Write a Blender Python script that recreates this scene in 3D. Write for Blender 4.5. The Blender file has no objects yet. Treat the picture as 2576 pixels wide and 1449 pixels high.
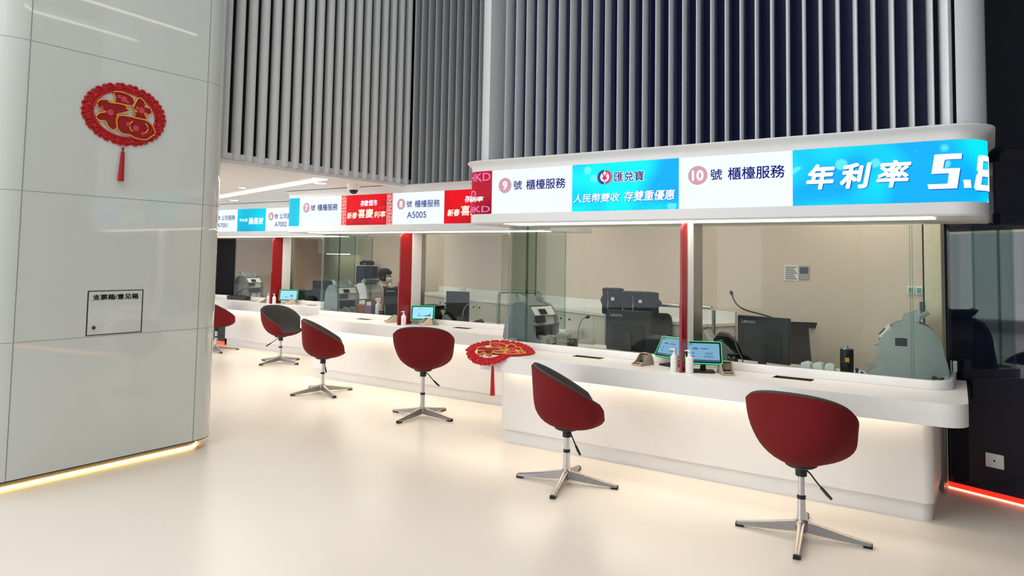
import bpy, bmesh, math, random
from mathutils import Vector, Matrix
random.seed(7)
SC = bpy.context.scene
C = SC.collection
PI = math.pi

# ------------------------------------------------------------------ camera
FPX, PPY, YAW, PITCH, ROLL = 1793.67, 545.76, -0.59348, 0.058935, -0.017047
cy, sy, cp, sp = math.cos(YAW), math.sin(YAW), math.cos(PITCH), math.sin(PITCH)
fw = Vector((sy*cp, cy*cp, sp))
rt = Vector((cy, -sy, 0))
dn = fw.cross(rt)
cr, sr = math.cos(ROLL), math.sin(ROLL)
rt2 = rt*cr + dn*sr
dn2 = dn*cr - rt*sr
cam = bpy.data.cameras.new('camera')
cam.sensor_width = 36.0
cam.lens = FPX/2576*36.0
cam.shift_y = -(724.5-PPY)/2576
cam.clip_end = 200
camo = bpy.data.objects.new('camera', cam)
C.objects.link(camo)
camo.matrix_world = Matrix(((rt2.x, -dn2.x, -fw.x, 0), (rt2.y, -dn2.y, -fw.y, 0), (rt2.z, -dn2.z, -fw.z, 1.5), (0, 0, 0, 1)))
SC.camera = camo

# ------------------------------------------------------------------ world, exposure
w = bpy.data.worlds.new('sky'); SC.world = w; w.use_nodes = True
wn = w.node_tree.nodes; wl = w.node_tree.links
bg = wn['Background']
tc = wn.new('ShaderNodeTexCoord'); nz = wn.new('ShaderNodeTexNoise'); rp = wn.new('ShaderNodeValToRGB')
nz.inputs['Scale'].default_value = 2.0
rp.color_ramp.elements[0].color = (0.62, 0.72, 0.86, 1); rp.color_ramp.elements[1].color = (0.92, 0.95, 1.0, 1)
wl.new(tc.outputs['Generated'], nz.inputs['Vector']); wl.new(nz.outputs['Fac'], rp.inputs['Fac'])
wl.new(rp.outputs['Color'], bg.inputs['Color'])
bg.inputs['Strength'].default_value = 2.2
SC.view_settings.view_transform = 'Standard'
SC.view_settings.look = 'None'
SC.view_settings.gamma = 1.0
SC.view_settings.use_curve_mapping = False
SC.view_settings.exposure = 0.05

def area(name, loc, sx, sy_, power, col, rot=(0, 0, 0)):
    l = bpy.data.lights.new(name, 'AREA'); l.shape = 'RECTANGLE'; l.size = sx; l.size_y = sy_
    l.energy = power; l.color = col
    o = bpy.data.objects.new(name, l); o.location = loc; o.rotation_euler = rot
    C.objects.link(o); return o
HALL_W, HALL_W2, STAFF_W, SIDE_W, DAY_FILL_W = 105, 210, 11, 20, 640
area('added_hall_fill', (-3.0, 0.2, 6.9), 4.0, 3.0, HALL_W, (1.0, 0.97, 0.93))  # added overhead area light, no fitting built for it
area('added_hall_fill', (-4.0, -3.0, 6.9), 6.0, 4.0, HALL_W2, (1.0, 0.97, 0.93))  # second added overhead fill, brightens the near floor and the fins
for x, y in ((-0.9, 5.55), (-2.6, 5.8), (-4.4, 6.6), (-6.2, 7.2), (-8.0, 8.0), (-10.0, 8.4)):
    area('assumed_staff_light', (x, y, 2.38), 1.0, 0.3, STAFF_W*(1.5 if x < -7 else 1), (1.0, 0.90, 0.78), (0, 0, math.radians(-22)))  # assumed lamps over the unseen staff ceiling, no fittings built
area('added_day_fill', (-9.0, -5.5, 3.5), 11, 6.4, DAY_FILL_W, (0.93, 0.97, 1.0), (PI/2, 0, math.radians(-46)))  # area fill added inside the hall to light the fins, not a window
area('side_ceiling_light', (-7.6, 5.0, 2.27), 2.4, 1.4, SIDE_W, (1.0, 0.91, 0.8))

# ------------------------------------------------------------------ materials
def s2l(c):
    r = []
    for v in c[:3]:
        v = v/255.0
        r.append(v/12.92 if v <= 0.04045 else ((v+0.055)/1.055)**2.4)
    return r
MATS = {}
def M(name, rgb, rough=0.5, metal=0.0, emit=0.0, spec=0.5, var=0.05, scale=30.0, bump=0.0, coat=0.0, ecol=None, rough_var=0.0):
    if name in MATS: return MATS[name]
    m = bpy.data.materials.new(name); m.use_nodes = True
    nt = m.node_tree; n = nt.nodes; L = nt.links
    p = n['Principled BSDF']
    c = s2l(rgb)
    if emit and any(k in name for k in ('lettering', 'badge', 'lattice', 'letter_shadow', 'green_light')): c = s2l((14, 14, 16))
    t = n.new('ShaderNodeTexCoord'); z = n.new('ShaderNodeTexNoise'); z.inputs['Scale'].default_value = scale
    z.inputs['Detail'].default_value = 3.0
    r = n.new('ShaderNodeValToRGB')
    r.color_ramp.elements[0].position = 0.3; r.color_ramp.elements[1].position = 0.7
    r.color_ramp.elements[0].color = [v*(1-var) for v in c]+[1]
    r.color_ramp.elements[1].color = [min(1, v*(1+var)) for v in c]+[1]
    L.new(t.outputs['Object'], z.inputs['Vector']); L.new(z.outputs['Fac'], r.inputs['Fac'])
    L.new(r.outputs['Color'], p.inputs['Base Color'])
    p.inputs['Roughness'].default_value = rough
    p.inputs['Metallic'].default_value = metal
    p.inputs['Specular IOR Level'].default_value = spec
    if coat: p.inputs['Coat Weight'].default_value = coat; p.inputs['Coat Roughness'].default_value = 0.03
    if emit:
        e = s2l(ecol or rgb)
        p.inputs['Emission Color'].default_value = e+[1]
        p.inputs['Emission Strength'].default_value = emit
    if bump:
        b = n.new('ShaderNodeBump'); b.inputs['Strength'].default_value = bump; b.inputs['Distance'].default_value = 0.002
        L.new(z.outputs['Fac'], b.inputs['Height']); L.new(b.outputs['Normal'], p.inputs['Normal'])
    MATS[name] = m
    return m
def led_mat(name, rgb_a, rgb_b, strength, scale=9.0, lo=0.55, hi=0.75, tex='noise', rgb_c=None):
    """a lit screen showing a two-colour picture"""
    m = bpy.data.materials.new(name); m.use_nodes = True
    nt = m.node_tree; n = nt.nodes; L = nt.links
    p = n['Principled BSDF']; p.inputs['Base Color'].default_value = (0.008, 0.008, 0.008, 1); p.inputs['Roughness'].default_value = 0.6; p.inputs['Specular IOR Level'].default_value = 0.08
    t = n.new('ShaderNodeTexCoord')
    r = n.new('ShaderNodeValToRGB')
    r.color_ramp.elements[0].color = s2l(rgb_a)+[1]; r.color_ramp.elements[1].color = s2l(rgb_b)+[1]
    r.color_ramp.elements[0].position = lo; r.color_ramp.elements[1].position = hi
    z = n.new('ShaderNodeTexNoise'); z.inputs['Scale'].default_value = scale*0.35; z.inputs['Detail'].default_value = 1.0
    L.new(t.outputs['Object'], z.inputs['Vector'])
    L.new(z.outputs['Fac'], r.inputs['Fac'])
    out = r.outputs['Color']
    if tex == 'bokeh':
        v = n.new('ShaderNodeTexVoronoi'); v.inputs['Scale'].default_value = scale
        L.new(t.outputs['Object'], v.inputs['Vector'])
        r2 = n.new('ShaderNodeValToRGB'); r2.color_ramp.elements[0].position = 0.20; r2.color_ramp.elements[1].position = 0.27
        r2.color_ramp.elements[0].color = (1, 1, 1, 1); r2.color_ramp.elements[1].color = (0, 0, 0, 1)
        L.new(v.outputs['Distance'], r2.inputs['Fac'])
        mx = n.new('ShaderNodeMixRGB'); mx.inputs['Color2'].default_value = s2l(rgb_c or rgb_b)+[1]
        mul = n.new('ShaderNodeMath'); mul.operation = 'MULTIPLY'
        z2 = n.new('ShaderNodeTexNoise'); z2.inputs['Scale'].default_value = scale*0.6
        L.new(t.outputs['Object'], z2.inputs['Vector'])
        gt = n.new('ShaderNodeMath'); gt.operation = 'GREATER_THAN'; gt.inputs[1].default_value = 0.52
        L.new(z2.outputs['Fac'], gt.inputs[0])
        m3 = n.new('ShaderNodeMath'); m3.operation = 'MULTIPLY'; m3.inputs[1].default_value = 0.6
        L.new(r2.outputs['Color'], mul.inputs[0]); L.new(gt.outputs[0], mul.inputs[1]); L.new(mul.outputs[0], m3.inputs[0])
        L.new(m3.outputs[0], mx.inputs['Fac']); L.new(out, mx.inputs['Color1'])
        out = mx.outputs['Color']
    L.new(out, p.inputs['Emission Color']); p.inputs['Emission Strength'].default_value = strength
    MATS[name] = m
    return m
def glass_mat(name, tint, ior=1.5, edge=None):
    m = bpy.data.materials.new(name); m.use_nodes = True
    nt = m.node_tree; n = nt.nodes; L = nt.links
    n.remove(n['Principled BSDF'])
    tr = n.new('ShaderNodeBsdfTransparent'); gl = n.new('ShaderNodeBsdfGlossy'); gl.inputs['Roughness'].default_value = 0.01
    fr = n.new('ShaderNodeFresnel'); fr.inputs['IOR'].default_value = ior
    t = n.new('ShaderNodeTexCoord'); z = n.new('ShaderNodeTexNoise'); z.inputs['Scale'].default_value = 2.0
    r = n.new('ShaderNodeValToRGB'); c = s2l(tint)
    r.color_ramp.elements[0].color = [v*0.985 for v in c]+[1]; r.color_ramp.elements[1].color = c+[1]
    L.new(t.outputs['Object'], z.inputs['Vector']); L.new(z.outputs['Fac'], r.inputs['Fac']); L.new(r.outputs['Color'], tr.inputs['Color'])
    mx = n.new('ShaderNodeMixShader')
    ge = n.new('ShaderNodeNewGeometry'); iv = n.new('ShaderNodeMath'); iv.operation = 'SUBTRACT'; iv.inputs[0].default_value = 1.0
    mu = n.new('ShaderNodeMath'); mu.operation = 'MULTIPLY'
    L.new(ge.outputs['Backfacing'], iv.inputs[1]); L.new(iv.outputs[0], mu.inputs[0]); L.new(fr.outputs['Fac'], mu.inputs[1])
    L.new(mu.outputs[0], mx.inputs['Fac']); L.new(tr.outputs[0], mx.inputs[1]); L.new(gl.outputs[0], mx.inputs[2])
    L.new(mx.outputs[0], n['Material Output'].inputs['Surface'])
    MATS[name] = m
    return m

FLOOR = M('cream_resin_floor', (232, 223, 210), 0.28, var=0.03, scale=0.9, spec=0.4)
WHITE = M('white_solid_surface', (236, 233, 230), 0.32, var=0.012, scale=12)
PANEL = M('white_counter_panel', (232, 229, 225), 0.45, var=0.012, scale=10)
BAND = M('white_painted_band', (222, 222, 222), 0.38, var=0.012, scale=8)
PILLAR = M('glossy_white_glass_panel', (214, 220, 216), 0.04, var=0.012, scale=120, spec=0.55, coat=0.3)
SEAM = M('panel_joint', (150, 154, 152), 0.6)
BLACKEDGE = M('black_edge', (12, 12, 14), 0.4)
FIN = M('silver_grey_fin', (214, 217, 219), 0.42, metal=0.0, var=0.03, scale=40)
NAVY = M('dark_navy_backing', (20, 28, 84), 0.35, var=0.05, scale=4)
CEIL = M('white_ceiling_paint', (228, 224, 224), 0.7, var=0.012, scale=6)
HALLCEIL = M('grey_hall_ceiling', (190, 192, 192), 0.75, var=0.03, scale=3)
BEIGE = M('beige_wallpaper', (216, 197, 184), 0.75, var=0.03, scale=220, bump=0.15)
CABW = M('white_laminate', (226, 218, 210), 0.45, var=0.012, scale=10)
DARKWALL = M('black_glass_wall', (14, 16, 34), 0.03, var=0.05, spec=0.6, coat=0.4)
WARMSTRIP = M('warm_led_strip', (255, 236, 190), 0.5, emit=15.0, ecol=(255, 242, 222))
WHITESTRIP = M('white_led_strip', (255, 250, 240), 0.5, emit=5.0, ecol=(255, 244, 228))
YELLOWSTRIP = M('yellow_led_strip', (255, 220, 140), 0.5, emit=9.0, ecol=(255, 214, 130))
REDSTRIP = M('red_led_skirting', (230, 40, 30), 0.4, emit=0.75, ecol=(255, 52, 34))
LAMPW = M('lamp_diffuser', (255, 252, 245), 0.5, emit=4.0, ecol=(255, 248, 236))
REDBLADE = M('red_acrylic', (144, 10, 24), 0.28, var=0.04, scale=20)
REDFAB = M('brick_red_fabric', (112, 22, 25), 0.88, var=0.13, scale=420, bump=0.25, spec=0.25)
GREYFAB = M('grey_fabric', (80, 77, 75), 0.9, var=0.12, scale=420, bump=0.25, spec=0.2)
CHROME = M('chrome', (205, 205, 208), 0.16, metal=1.0, var=0.02)
ALU = M('brushed_aluminium', (165, 160, 156), 0.33, metal=0.9, var=0.05, scale=60)
STEEL = M('satin_steel', (170, 172, 172), 0.3, metal=0.9)
BLACKP = M('black_plastic', (18, 18, 22), 0.45, var=0.02, scale=8)
BLACKG = M('black_gloss', (10, 11, 15), 0.15)
DGREY = M('dark_grey_plastic', (52, 54, 60), 0.5)
GREYP = M('cool_grey_plastic', (150, 152, 156), 0.5, var=0.03)
LGREY = M('pale_grey_plastic', (196, 196, 194), 0.5, var=0.03)
BEIGEP = M('khaki_plastic', (172, 156, 134), 0.5, var=0.03)
CREAMP = M('cream_plastic', (206, 190, 166), 0.5, var=0.03)
WHITEP = M('white_plastic', (240, 238, 236), 0.35, var=0.012)
PAPER = M('white_paper', (232, 228, 220), 0.8, var=0.03)
PAPER2 = M('printed_notice', (170, 166, 170), 0.8, var=0.35, scale=160)
BROWN = M('brown_card', (150, 98, 72), 0.7)
PINK = M('pink_card', (216, 128, 140), 0.7)
PURPLE = M('printed_purple_box', (140, 110, 140), 0.6, var=0.25, scale=60)
ORANGE = M('orange_label', (236, 160, 40), 0.5)
BLUE = M('blue_plastic', (28, 52, 150), 0.4)
NAVYCLOTH = M('navy_cloth', (22, 26, 40), 0.9, var=0.12, scale=90, bump=0.3)
SUIT = M('black_suit_cloth', (20, 21, 27), 0.85, var=0.1, scale=200)
SKIN = M('skin', (206, 158, 132), 0.55, var=0.03)
HAIR = M('black_hair', (10, 9, 10), 0.75, var=0.2, scale=120)
MASK = M('white_mask', (226, 226, 226), 0.8)
REDORN = M('red_flock_ornament', (196, 18, 28), 0.75, var=0.12, scale=90)
REDDEEP = M('deep_red_flock', (150, 12, 22), 0.8, var=0.15, scale=90)
PINKORN = M('rose_pink_print', (214, 66, 84), 0.7)
GOLD = M('gold_glitter_line', (238, 168, 48), 0.45, var=0.1, scale=200)
TASSEL = M('red_silk_thread', (170, 12, 18), 0.6, var=0.2, scale=150)
GREENGLOW = M('green_light_rim', (0, 230, 130), 0.4, emit=1.1, ecol=(0, 235, 130))
SCR_B = led_mat('pale_blue_screen', (128, 182, 214), (150, 200, 226), 0.85, 6)
SCR_C = led_mat('cyan_screen', (160, 228, 246), (190, 240, 250), 1.0, 6)
SCR_D = M('screen_footer', (40, 60, 96), 0.3, emit=0.5, ecol=(44, 66, 108))
INK = M('screen_ink', (40, 60, 90), 0.5, emit=0.35, ecol=(40, 66, 104))
DSCREEN = M('dark_screen', (24, 34, 46), 0.12)
LED_W = led_mat('white_screen', (243, 251, 255), (234, 250, 255), 1.0, 3)
LED_C = led_mat('cyan_picture', (0, 172, 242), (0, 236, 255), 1.08, 7, 0.36, 0.60, 'bokeh', (120, 246, 255))
LED_T = led_mat('teal_picture', (0, 170, 216), (0, 228, 246), 1.05, 3, 0.36, 0.60)
LED_R = led_mat('red_picture', (170, 6, 26), (236, 10, 28), 1.0, 5, 0.40, 0.6)
LED_RP = led_mat('dark_red_picture', (150, 10, 36), (196, 24, 52), 0.9, 6, 0.42, 0.62, 'bokeh', (240, 120, 190))
T_NAVY = M('navy_lettering', (44, 56, 142), 0.5, emit=0.9, ecol=(42, 56, 146))
T_BLUE = M('blue_lettering', (36, 40, 140), 0.5, emit=0.9, ecol=(24, 30, 126))
T_WHITE = M('white_lettering', (255, 255, 255), 0.5, emit=1.15, ecol=(255, 255, 255))
T_SHAD = M('blue_letter_shadow', (0, 90, 200), 0.5, emit=1.0, ecol=(0, 92, 200))
T_PINK = M('pink_lettering', (250, 150, 200), 0.5, emit=0.9, ecol=(244, 130, 190))
T_RPINK = M('rose_lettering', (222, 60, 90), 0.5, emit=0.8, ecol=(222, 60, 90))
T_CREAM = M('cream_lettering', (255, 236, 210), 0.5, emit=1.1, ecol=(255, 238, 214))
T_MAG = M('magenta_lettering', (226, 40, 120), 0.5, emit=0.9, ecol=(226, 36, 116))
BADGE = M('mauve_badge', (214, 150, 176), 0.5, emit=1.0, ecol=(204, 150, 168))
LATT = M('lattice_cream', (255, 214, 200), 0.5, emit=1.0, ecol=(255, 214, 204))
T_BLACK = M('black_lettering', (14, 14, 14), 0.6)
T_GREY = M('silver_lettering', (220, 222, 226), 0.4)
GLASS = glass_mat('clear_teller_glass', (236, 242, 239), 1.34)
GLASSEDGE = glass_mat('green_glass_edge', (222, 236, 230), 1.5)
FROST = M('frosted_door', (196, 190, 176), 0.5)
MESHB = M('black_mesh_fabric', (62, 54, 53), 0.8, var=0.25, scale=300)

# ------------------------------------------------------------------ mesh helpers
def rz(a): return Matrix.Rotation(a, 4, 'Z')
def rx(a): return Matrix.Rotation(a, 4, 'X')
def ry(a): return Matrix.Rotation(a, 4, 'Y')
def tr(x, y=0, z=0): return Matrix.Translation((x, y, z))
class MB:
    def __init__(s): s.v = []; s.f = []
    def add(s, vs, fs, m=None):
        b = len(s.v)
        for p in vs:
            p = Vector(p)
            s.v.append(m @ p if m else p)
        for f in fs: s.f.append([b+i for i in f])
        return s
    def box(s, x0, x1, y0, y1, z0, z1, m=None):
        vs = [(x, y, z) for z in (z0, z1) for y in (y0, y1) for x in (x0, x1)]
        return s.add(vs, [(0, 2, 3, 1), (4, 5, 7, 6), (0, 1, 5, 4), (1, 3, 7, 5), (3, 2, 6, 7), (2, 0, 4, 6)], m)
    def cbox(s, c, d, m=None):
        return s.box(c[0]-d[0]/2, c[0]+d[0]/2, c[1]-d[1]/2, c[1]+d[1]/2, c[2]-d[2]/2, c[2]+d[2]/2, m)
    def prism(s, pts, z0, z1, m=None, taper=None):
        n = len(pts)
        vs = [(x, y, z0) for x, y in pts]+[((x, y) if taper is None else taper(x, y))+(z1,) for x, y in pts]
        fs = [list(range(n))[::-1], list(range(n, 2*n))]+[(i, (i+1) % n, n+(i+1) % n, n+i) for i in range(n)]
        return s.add(vs, fs, m)
    def lathe(s, prof, n=24, m=None):
        k = len(prof); vs = []; fs = []
        for r, z in prof:
            for i in range(n):
                a = 2*PI*i/n; vs.append((r*math.cos(a), r*math.sin(a), z))
        for j in range(k-1):
            for i in range(n):
                fs.append((j*n+i, j*n+(i+1) % n, (j+1)*n+(i+1) % n, (j+1)*n+i))
        fs.append(list(range(n))[::-1]); fs.append([(k-1)*n+i for i in range(n)])
        return s.add(vs, fs, m)
    def tube(s, pts, r, n=8, m=None, closed=False, flat=1.0):
        pts = [Vector(p) for p in pts]; K = len(pts)
        rr = r if isinstance(r, (list, tuple)) else [r]*K
        vs = []; fs = []; up = Vector((0, 0, 1))
        for k in range(K):
            if closed: t = pts[(k+1) % K]-pts[k-1]
            else: t = pts[min(k+1, K-1)]-pts[max(k-1, 0)]
            if t.length < 1e-9: t = Vector((0, 0, 1))
            t.normalize()
            a = t.cross(up)
            if a.length < 0.05: a = t.cross(Vector((0, 1, 0)))
            a.normalize(); b = t.cross(a)
            for i in range(n):
                q = 2*PI*i/n
                vs.append(pts[k]+a*(rr[k]*math.cos(q))+b*(rr[k]*flat*math.sin(q)))
        R = K if closed else K-1
        for k in range(R):
            for i in range(n):
                k2 = (k+1) % K
                fs.append((k*n+i, k*n+(i+1) % n, k2*n+(i+1) % n, k2*n+i))
        if not closed:
            fs.append(list(range(n))[::-1]); fs.append([(K-1)*n+i for i in range(n)])
        return s.add(vs, fs, m)
    def ellipsoid(s, c, r, n=16, k=10, m=None):
        prof = []
        vs = []; fs = []
        for j in range(k+1):
            th = PI*j/k
            for i in range(n):
                a = 2*PI*i/n
                vs.append((c[0]+r[0]*math.sin(th)*math.cos(a), c[1]+r[1]*math.sin(th)*math.sin(a), c[2]-r[2]*math.cos(th)))
        for j in range(k):
            for i in range(n):
                fs.append((j*n+i, j*n+(i+1) % n, (j+1)*n+(i+1) % n, (j+1)*n+i))
        return s.add(vs, fs, m)
    def grid(s, rows, closed_u=False):
        """rows: list of equal-length point lists"""
        nu = len(rows[0]); vs = [p for r in rows for p in r]; fs = []
        for j in range(len(rows)-1):
            for i in range(nu if closed_u else nu-1):
                i2 = (i+1) % nu
                fs.append((j*nu+i, j*nu+i2, (j+1)*nu+i2, (j+1)*nu+i))
        return s.add(vs, fs)
    def mesh(s, name, mat, smooth=False, bevel=0.0, seg=2):
        me = bpy.data.meshes.new(name)
        me.from_pydata([tuple(v) for v in s.v], [], s.f)
        bm = bmesh.new(); bm.from_mesh(me)
        bmesh.ops.remove_doubles(bm, verts=bm.verts, dist=1e-6)
        bmesh.ops.recalc_face_normals(bm, faces=bm.faces)
        if bevel:
            es = [e for e in bm.edges if len(e.link_faces) == 2 and e.calc_face_angle(0) > 0.6]
            bmesh.ops.bevel(bm, geom=es, offset=bevel, segments=seg, affect='EDGES', profile=0.5, clamp_overlap=True)
        if smooth:
            for f in bm.faces: f.smooth = True
            for e in bm.edges:
                if len(e.link_faces) == 2 and e.calc_face_angle(0) > 0.7: e.smooth = False
        bm.to_mesh(me); bm.free()
        if mat: me.materials.append(mat)
        return me
    def obj(s, name, mat, parent=None, smooth=False, bevel=0.0, seg=2, label=None):
        o = bpy.data.objects.new(name, s.mesh(name, mat, smooth, bevel, seg)); C.objects.link(o)
        if parent: o.parent = parent
        if label: o['label'] = label
        return o
def tag(o, label, cat, group=None, kind=None):
    o['label'] = label; o['category'] = cat
    if group: o['group'] = group
    if kind: o['kind'] = kind
    return o
def thing(name, label, cat, loc=(0, 0, 0), rot=0.0, group=None):
    o = bpy.data.objects.new(name, None); o.empty_display_size = 0.1
    o.location = loc; o.rotation_euler = (0, 0, rot); C.objects.link(o)
    return tag(o, label, cat, group)
def struct(mb, name, mat, parent=None, **k):
    o = mb.obj(name, mat, parent, **k)
    if not parent: o['kind'] = 'structure'
    return o
def copy_tree(o, parent=None):
    c = o.copy(); C.objects.link(c)
    if parent: c.parent = parent
    for ch in [x for x in C.objects if x.parent == o]:
        copy_tree(ch, c)
    return c
def arc(cx, cy_, r, a0, a1, n=8):
    return [(cx+r*math.cos(math.radians(a0+(a1-a0)*i/n)), cy_+r*math.sin(math.radians(a0+(a1-a0)*i/n))) for i in range(n+1)]
def rrect(x0, x1, y0, y1, r, n=6):
    return arc(x0+r, y0+r, r, 180, 270, n)+arc(x1-r, y0+r, r, 270, 360, n)+arc(x1-r, y1-r, r, 0, 90, n)+arc(x0+r, y1-r, r, 90, 180, n)
def bay_plan(xl, xr, yf, yb, r, n=10, rl=None, rr=None):
    """plan outline, front corners rounded"""
    rl = r if rl is None else rl; rr = r if rr is None else rr
    pts = [(xl, yb)]
    pts += arc(xl+rl, yf+rl, rl, 180, 270, n) if rl else [(xl, yf)]
    pts += arc(xr-rr, yf+rr, rr, 270, 360, n) if rr else [(xr, yf)]
    pts += [(xr, yb)]
    return pts
def offset_path(pts, d):
    """shift an open path to its left by d"""
    out = []
    for i in range(len(pts)):
        a = Vector(pts[max(i-1, 0)]); b = Vector(pts[min(i+1, len(pts)-1)])
        t = (b-a).normalized(); out.append((pts[i][0]-t.y*d, pts[i][1]+t.x*d))
    return out
def ribbon(mb, path, th, z0, z1):
    q = offset_path(path, th)
    mb.prism(list(path)+q[::-1], z0, z1); return mb

# ------------------------------------------------------------------ lettering
def text_verts(s, bold=0.0, shear=0.0, spacing=1.0):
    cu = bpy.data.curves.new('lettering', 'FONT'); cu.body = s; cu.shear = shear
    cu.space_character = spacing; cu.resolution_u = 4
    o = bpy.data.objects.new('lettering', cu); C.objects.link(o)
    dg = bpy.context.evaluated_depsgraph_get(); dg.update()
    ev = o.evaluated_get(dg); me = bpy.data.meshes.new_from_object(ev)
    vs = [v.co.copy() for v in me.vertices]; fs = [list(p.vertices) for p in me.polygons]
    bpy.data.objects.remove(o); bpy.data.curves.remove(cu); bpy.data.meshes.remove(me)
    if bold > 0:          # heavier strokes: the glyphs laid over themselves, slightly shifted
        v0, f0 = vs, fs; vs, fs = [], []
        for k in range(8):
            a_ = PI/4*k+0.2; b_ = len(vs)
            vs += [v+Vector((bold*math.cos(a_), bold*math.sin(a_), 0)) for v in v0]; fs += [[b_+i for i in f] for f in f0]
    return vs, fs
def flat_shape(polys):
    vs = []; fs = []
    for p in polys:
        b = len(vs); vs += [Vector((x, y, 0)) for x, y in p]; fs.append(list(range(b, b+len(p))))
    return vs, fs
def place(vf, u0, u1, v0, v1, fn, mat, parent, name='lettering', th=0.0015, lift=0.001, cut=None, keep=False, clip=None):
    """fit flat geometry into the (u,v) box, then wrap it on a surface fn(u,v,w)"""
    vs, fs = vf
    xs = [v.x for v in vs]; ys = [v.y for v in vs]
    ax, bx_, ay, by = min(xs), max(xs), min(ys), max(ys)
    bm = bmesh.new()
    nv = [bm.verts.new((u0+(v.x-ax)/(bx_-ax)*(u1-u0), v0+(v.y-ay)/(by-ay)*(v1-v0), 0)) for v in vs]
    for f in fs:
        try: bm.faces.new([nv[i] for i in f])
        except ValueError: pass
    if clip:
        for co, no in ((Vector((clip[0], 0, 0)), Vector((-1, 0, 0))), (Vector((clip[1], 0, 0)), Vector((1, 0, 0)))):
            bmesh.ops.bisect_plane(bm, geom=bm.verts[:]+bm.edges[:]+bm.faces[:], plane_co=co, plane_no=no, clear_outer=True)
    for c in (cut or []):
        bmesh.ops.bisect_plane(bm, geom=bm.verts[:]+bm.edges[:]+bm.faces[:], plane_co=(c, 0, 0), plane_no=(1, 0, 0))
    for v in bm.verts: v.co = fn(v.co.x, v.co.y, lift+th)
    me = bpy.data.meshes.new(name); bm.to_mesh(me); bm.free()
    me.materials.append(mat)
    o = bpy.data.objects.new(name, me); C.objects.link(o); o.parent = parent
    return o
def plane_fn(O, U, V):
    O, U, V = Vector(O), Vector(U), Vector(V); N = U.cross(V).normalized()
    return lambda u, v, w: O+U*u+V*v+N*w
def disc(n=32): return flat_shape([[(math.cos(2*PI*i/n), math.sin(2*PI*i/n)) for i in range(n)]])
def ringshape(r=0.7, n=40, a0=0, a1=360):
    vs = []; fs = []
    k = n+1
    for i in range(k):
        a = math.radians(a0+(a1-a0)*i/n); vs += [Vector((math.cos(a), math.sin(a), 0)), Vector((r*math.cos(a), r*math.sin(a), 0))]
    for i in range(n): fs.append([2*i, 2*i+2, 2*i+3, 2*i+1])
    return vs, fs

# ================================================================== SETTING
struct(MB().box(-16, 7, -9, 13, -0.1, 0), 'floor', FLOOR)
struct(MB().box(6.5, 6.6, -7.5, 5.3, 0, 7.0), 'wall_unseen_right', M('grey_hall_wall', (150, 152, 156), 0.6))  # unseen hall wall, put in to cut daylight from the right
struct(MB().box(-16, 7, -7.5, 5.3, 7.0, 7.1), 'ceiling', HALLCEIL)
# side area ceiling (over the far counters) and staff ceiling
struct(MB().box(-15, -5.36, 2.4, 7.6, 2.3, 2.36).box(-15, -7.6, 7.05, 7.6, 2.22, 2.3), 'ceiling', CEIL)
BA = math.atan(-0.42)
def bw(s, d=0.0, z=0.0):
    """point on the slanted rear wall: s metres left of its right end, d metres in front of it"""
    return Vector((-0.3-s*math.cos(BA)-d*(-math.sin(BA)), 5.80-s*math.sin(BA)-d*math.cos(BA), z))
a, b = bw(0), bw(14)
struct(MB().prism([(a.x, a.y), (b.x, b.y), (b.x+0.04, b.y+0.1), (a.x+0.04, a.y+0.1)], 0, 2.6), 'wall_back', BEIGE)
struct(MB().prism([(-0.33, 4.98), (-0.33, 5.74), (-3.4, 7.0), (-3.4, 6.05), (-3.5, 6.05), (-3.5, 4.98)], 2.42, 2.46)
       .prism([(-3.4, 6.05), (-3.4, 7.0), (-7.3, 8.64), (-7.3, 7.2), (-7.2, 6.1)], 2.42, 2.46)
       .prism([(-7.3, 7.2), (-7.3, 8.64), (-12.5, 10.8), (-12.5, 7.2)], 2.42, 2.46), 'ceiling', CEIL)
struct(MB().box(-12.7, -12.6, 7.0, 11.2, 0, 2.6), 'wall_far_left', BEIGE)

# ---- left wall: a block clad in glossy white glass, rounded corners, raised on a lit plinth
wl_ = bpy.data.objects.new('wall_left', None); C.objects.link(wl_); wl_['kind'] = 'structure'
PX, PY0, PY1, PR = -5.08, 1.99, 3.235, 0.26
def pil_path(d=0.0, y0=None, y1=None):
    pts = [(-6.4, PY1+PR+d)]+[(p[0], p[1]) for p in arc(PX-PR, PY1, PR+d, 90, 0, 14)]+arc(PX-PR, PY0, PR+d, 0, -90, 14)+[(-6.4, PY0-PR-d)]
    return pts
body = pil_path(); MB().prism(body, 0.075, 7.0).obj('glass_cladding', PILLAR, wl_, smooth=True)
MB().prism(pil_path(-0.002), 0.068, 0.075).obj('black_edge_trim', BLACKEDGE, wl_)
MB().prism(pil_path(-0.10), 0.0, 0.068).obj('plinth', M('plinth_paint', (170, 160, 145), 0.6), wl_)
q = pil_path(-0.095); MB().prism(list(q)+offset_path(q, -0.012)[::-1], 0.002, 0.016).obj('plinth_light_strip', YELLOWSTRIP, wl_)
sm = MB()
for y in (1.99, 3.235): sm.box(PX-0.002, PX+0.0008, y-0.003, y+0.003, 0.075, 7.0)
for z in (0.925, 1.88, 2.845, 3.80, 4.755, 5.71): 
    pth = [p for p in body if p[0] > -6.39]
    ribbon(sm, [(p[0], p[1]) for p in offset_path(pth, 0.0006)], -0.002, z-0.0018, z+0.0018)
sm.obj('panel_joint', SEAM, wl_)

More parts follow.
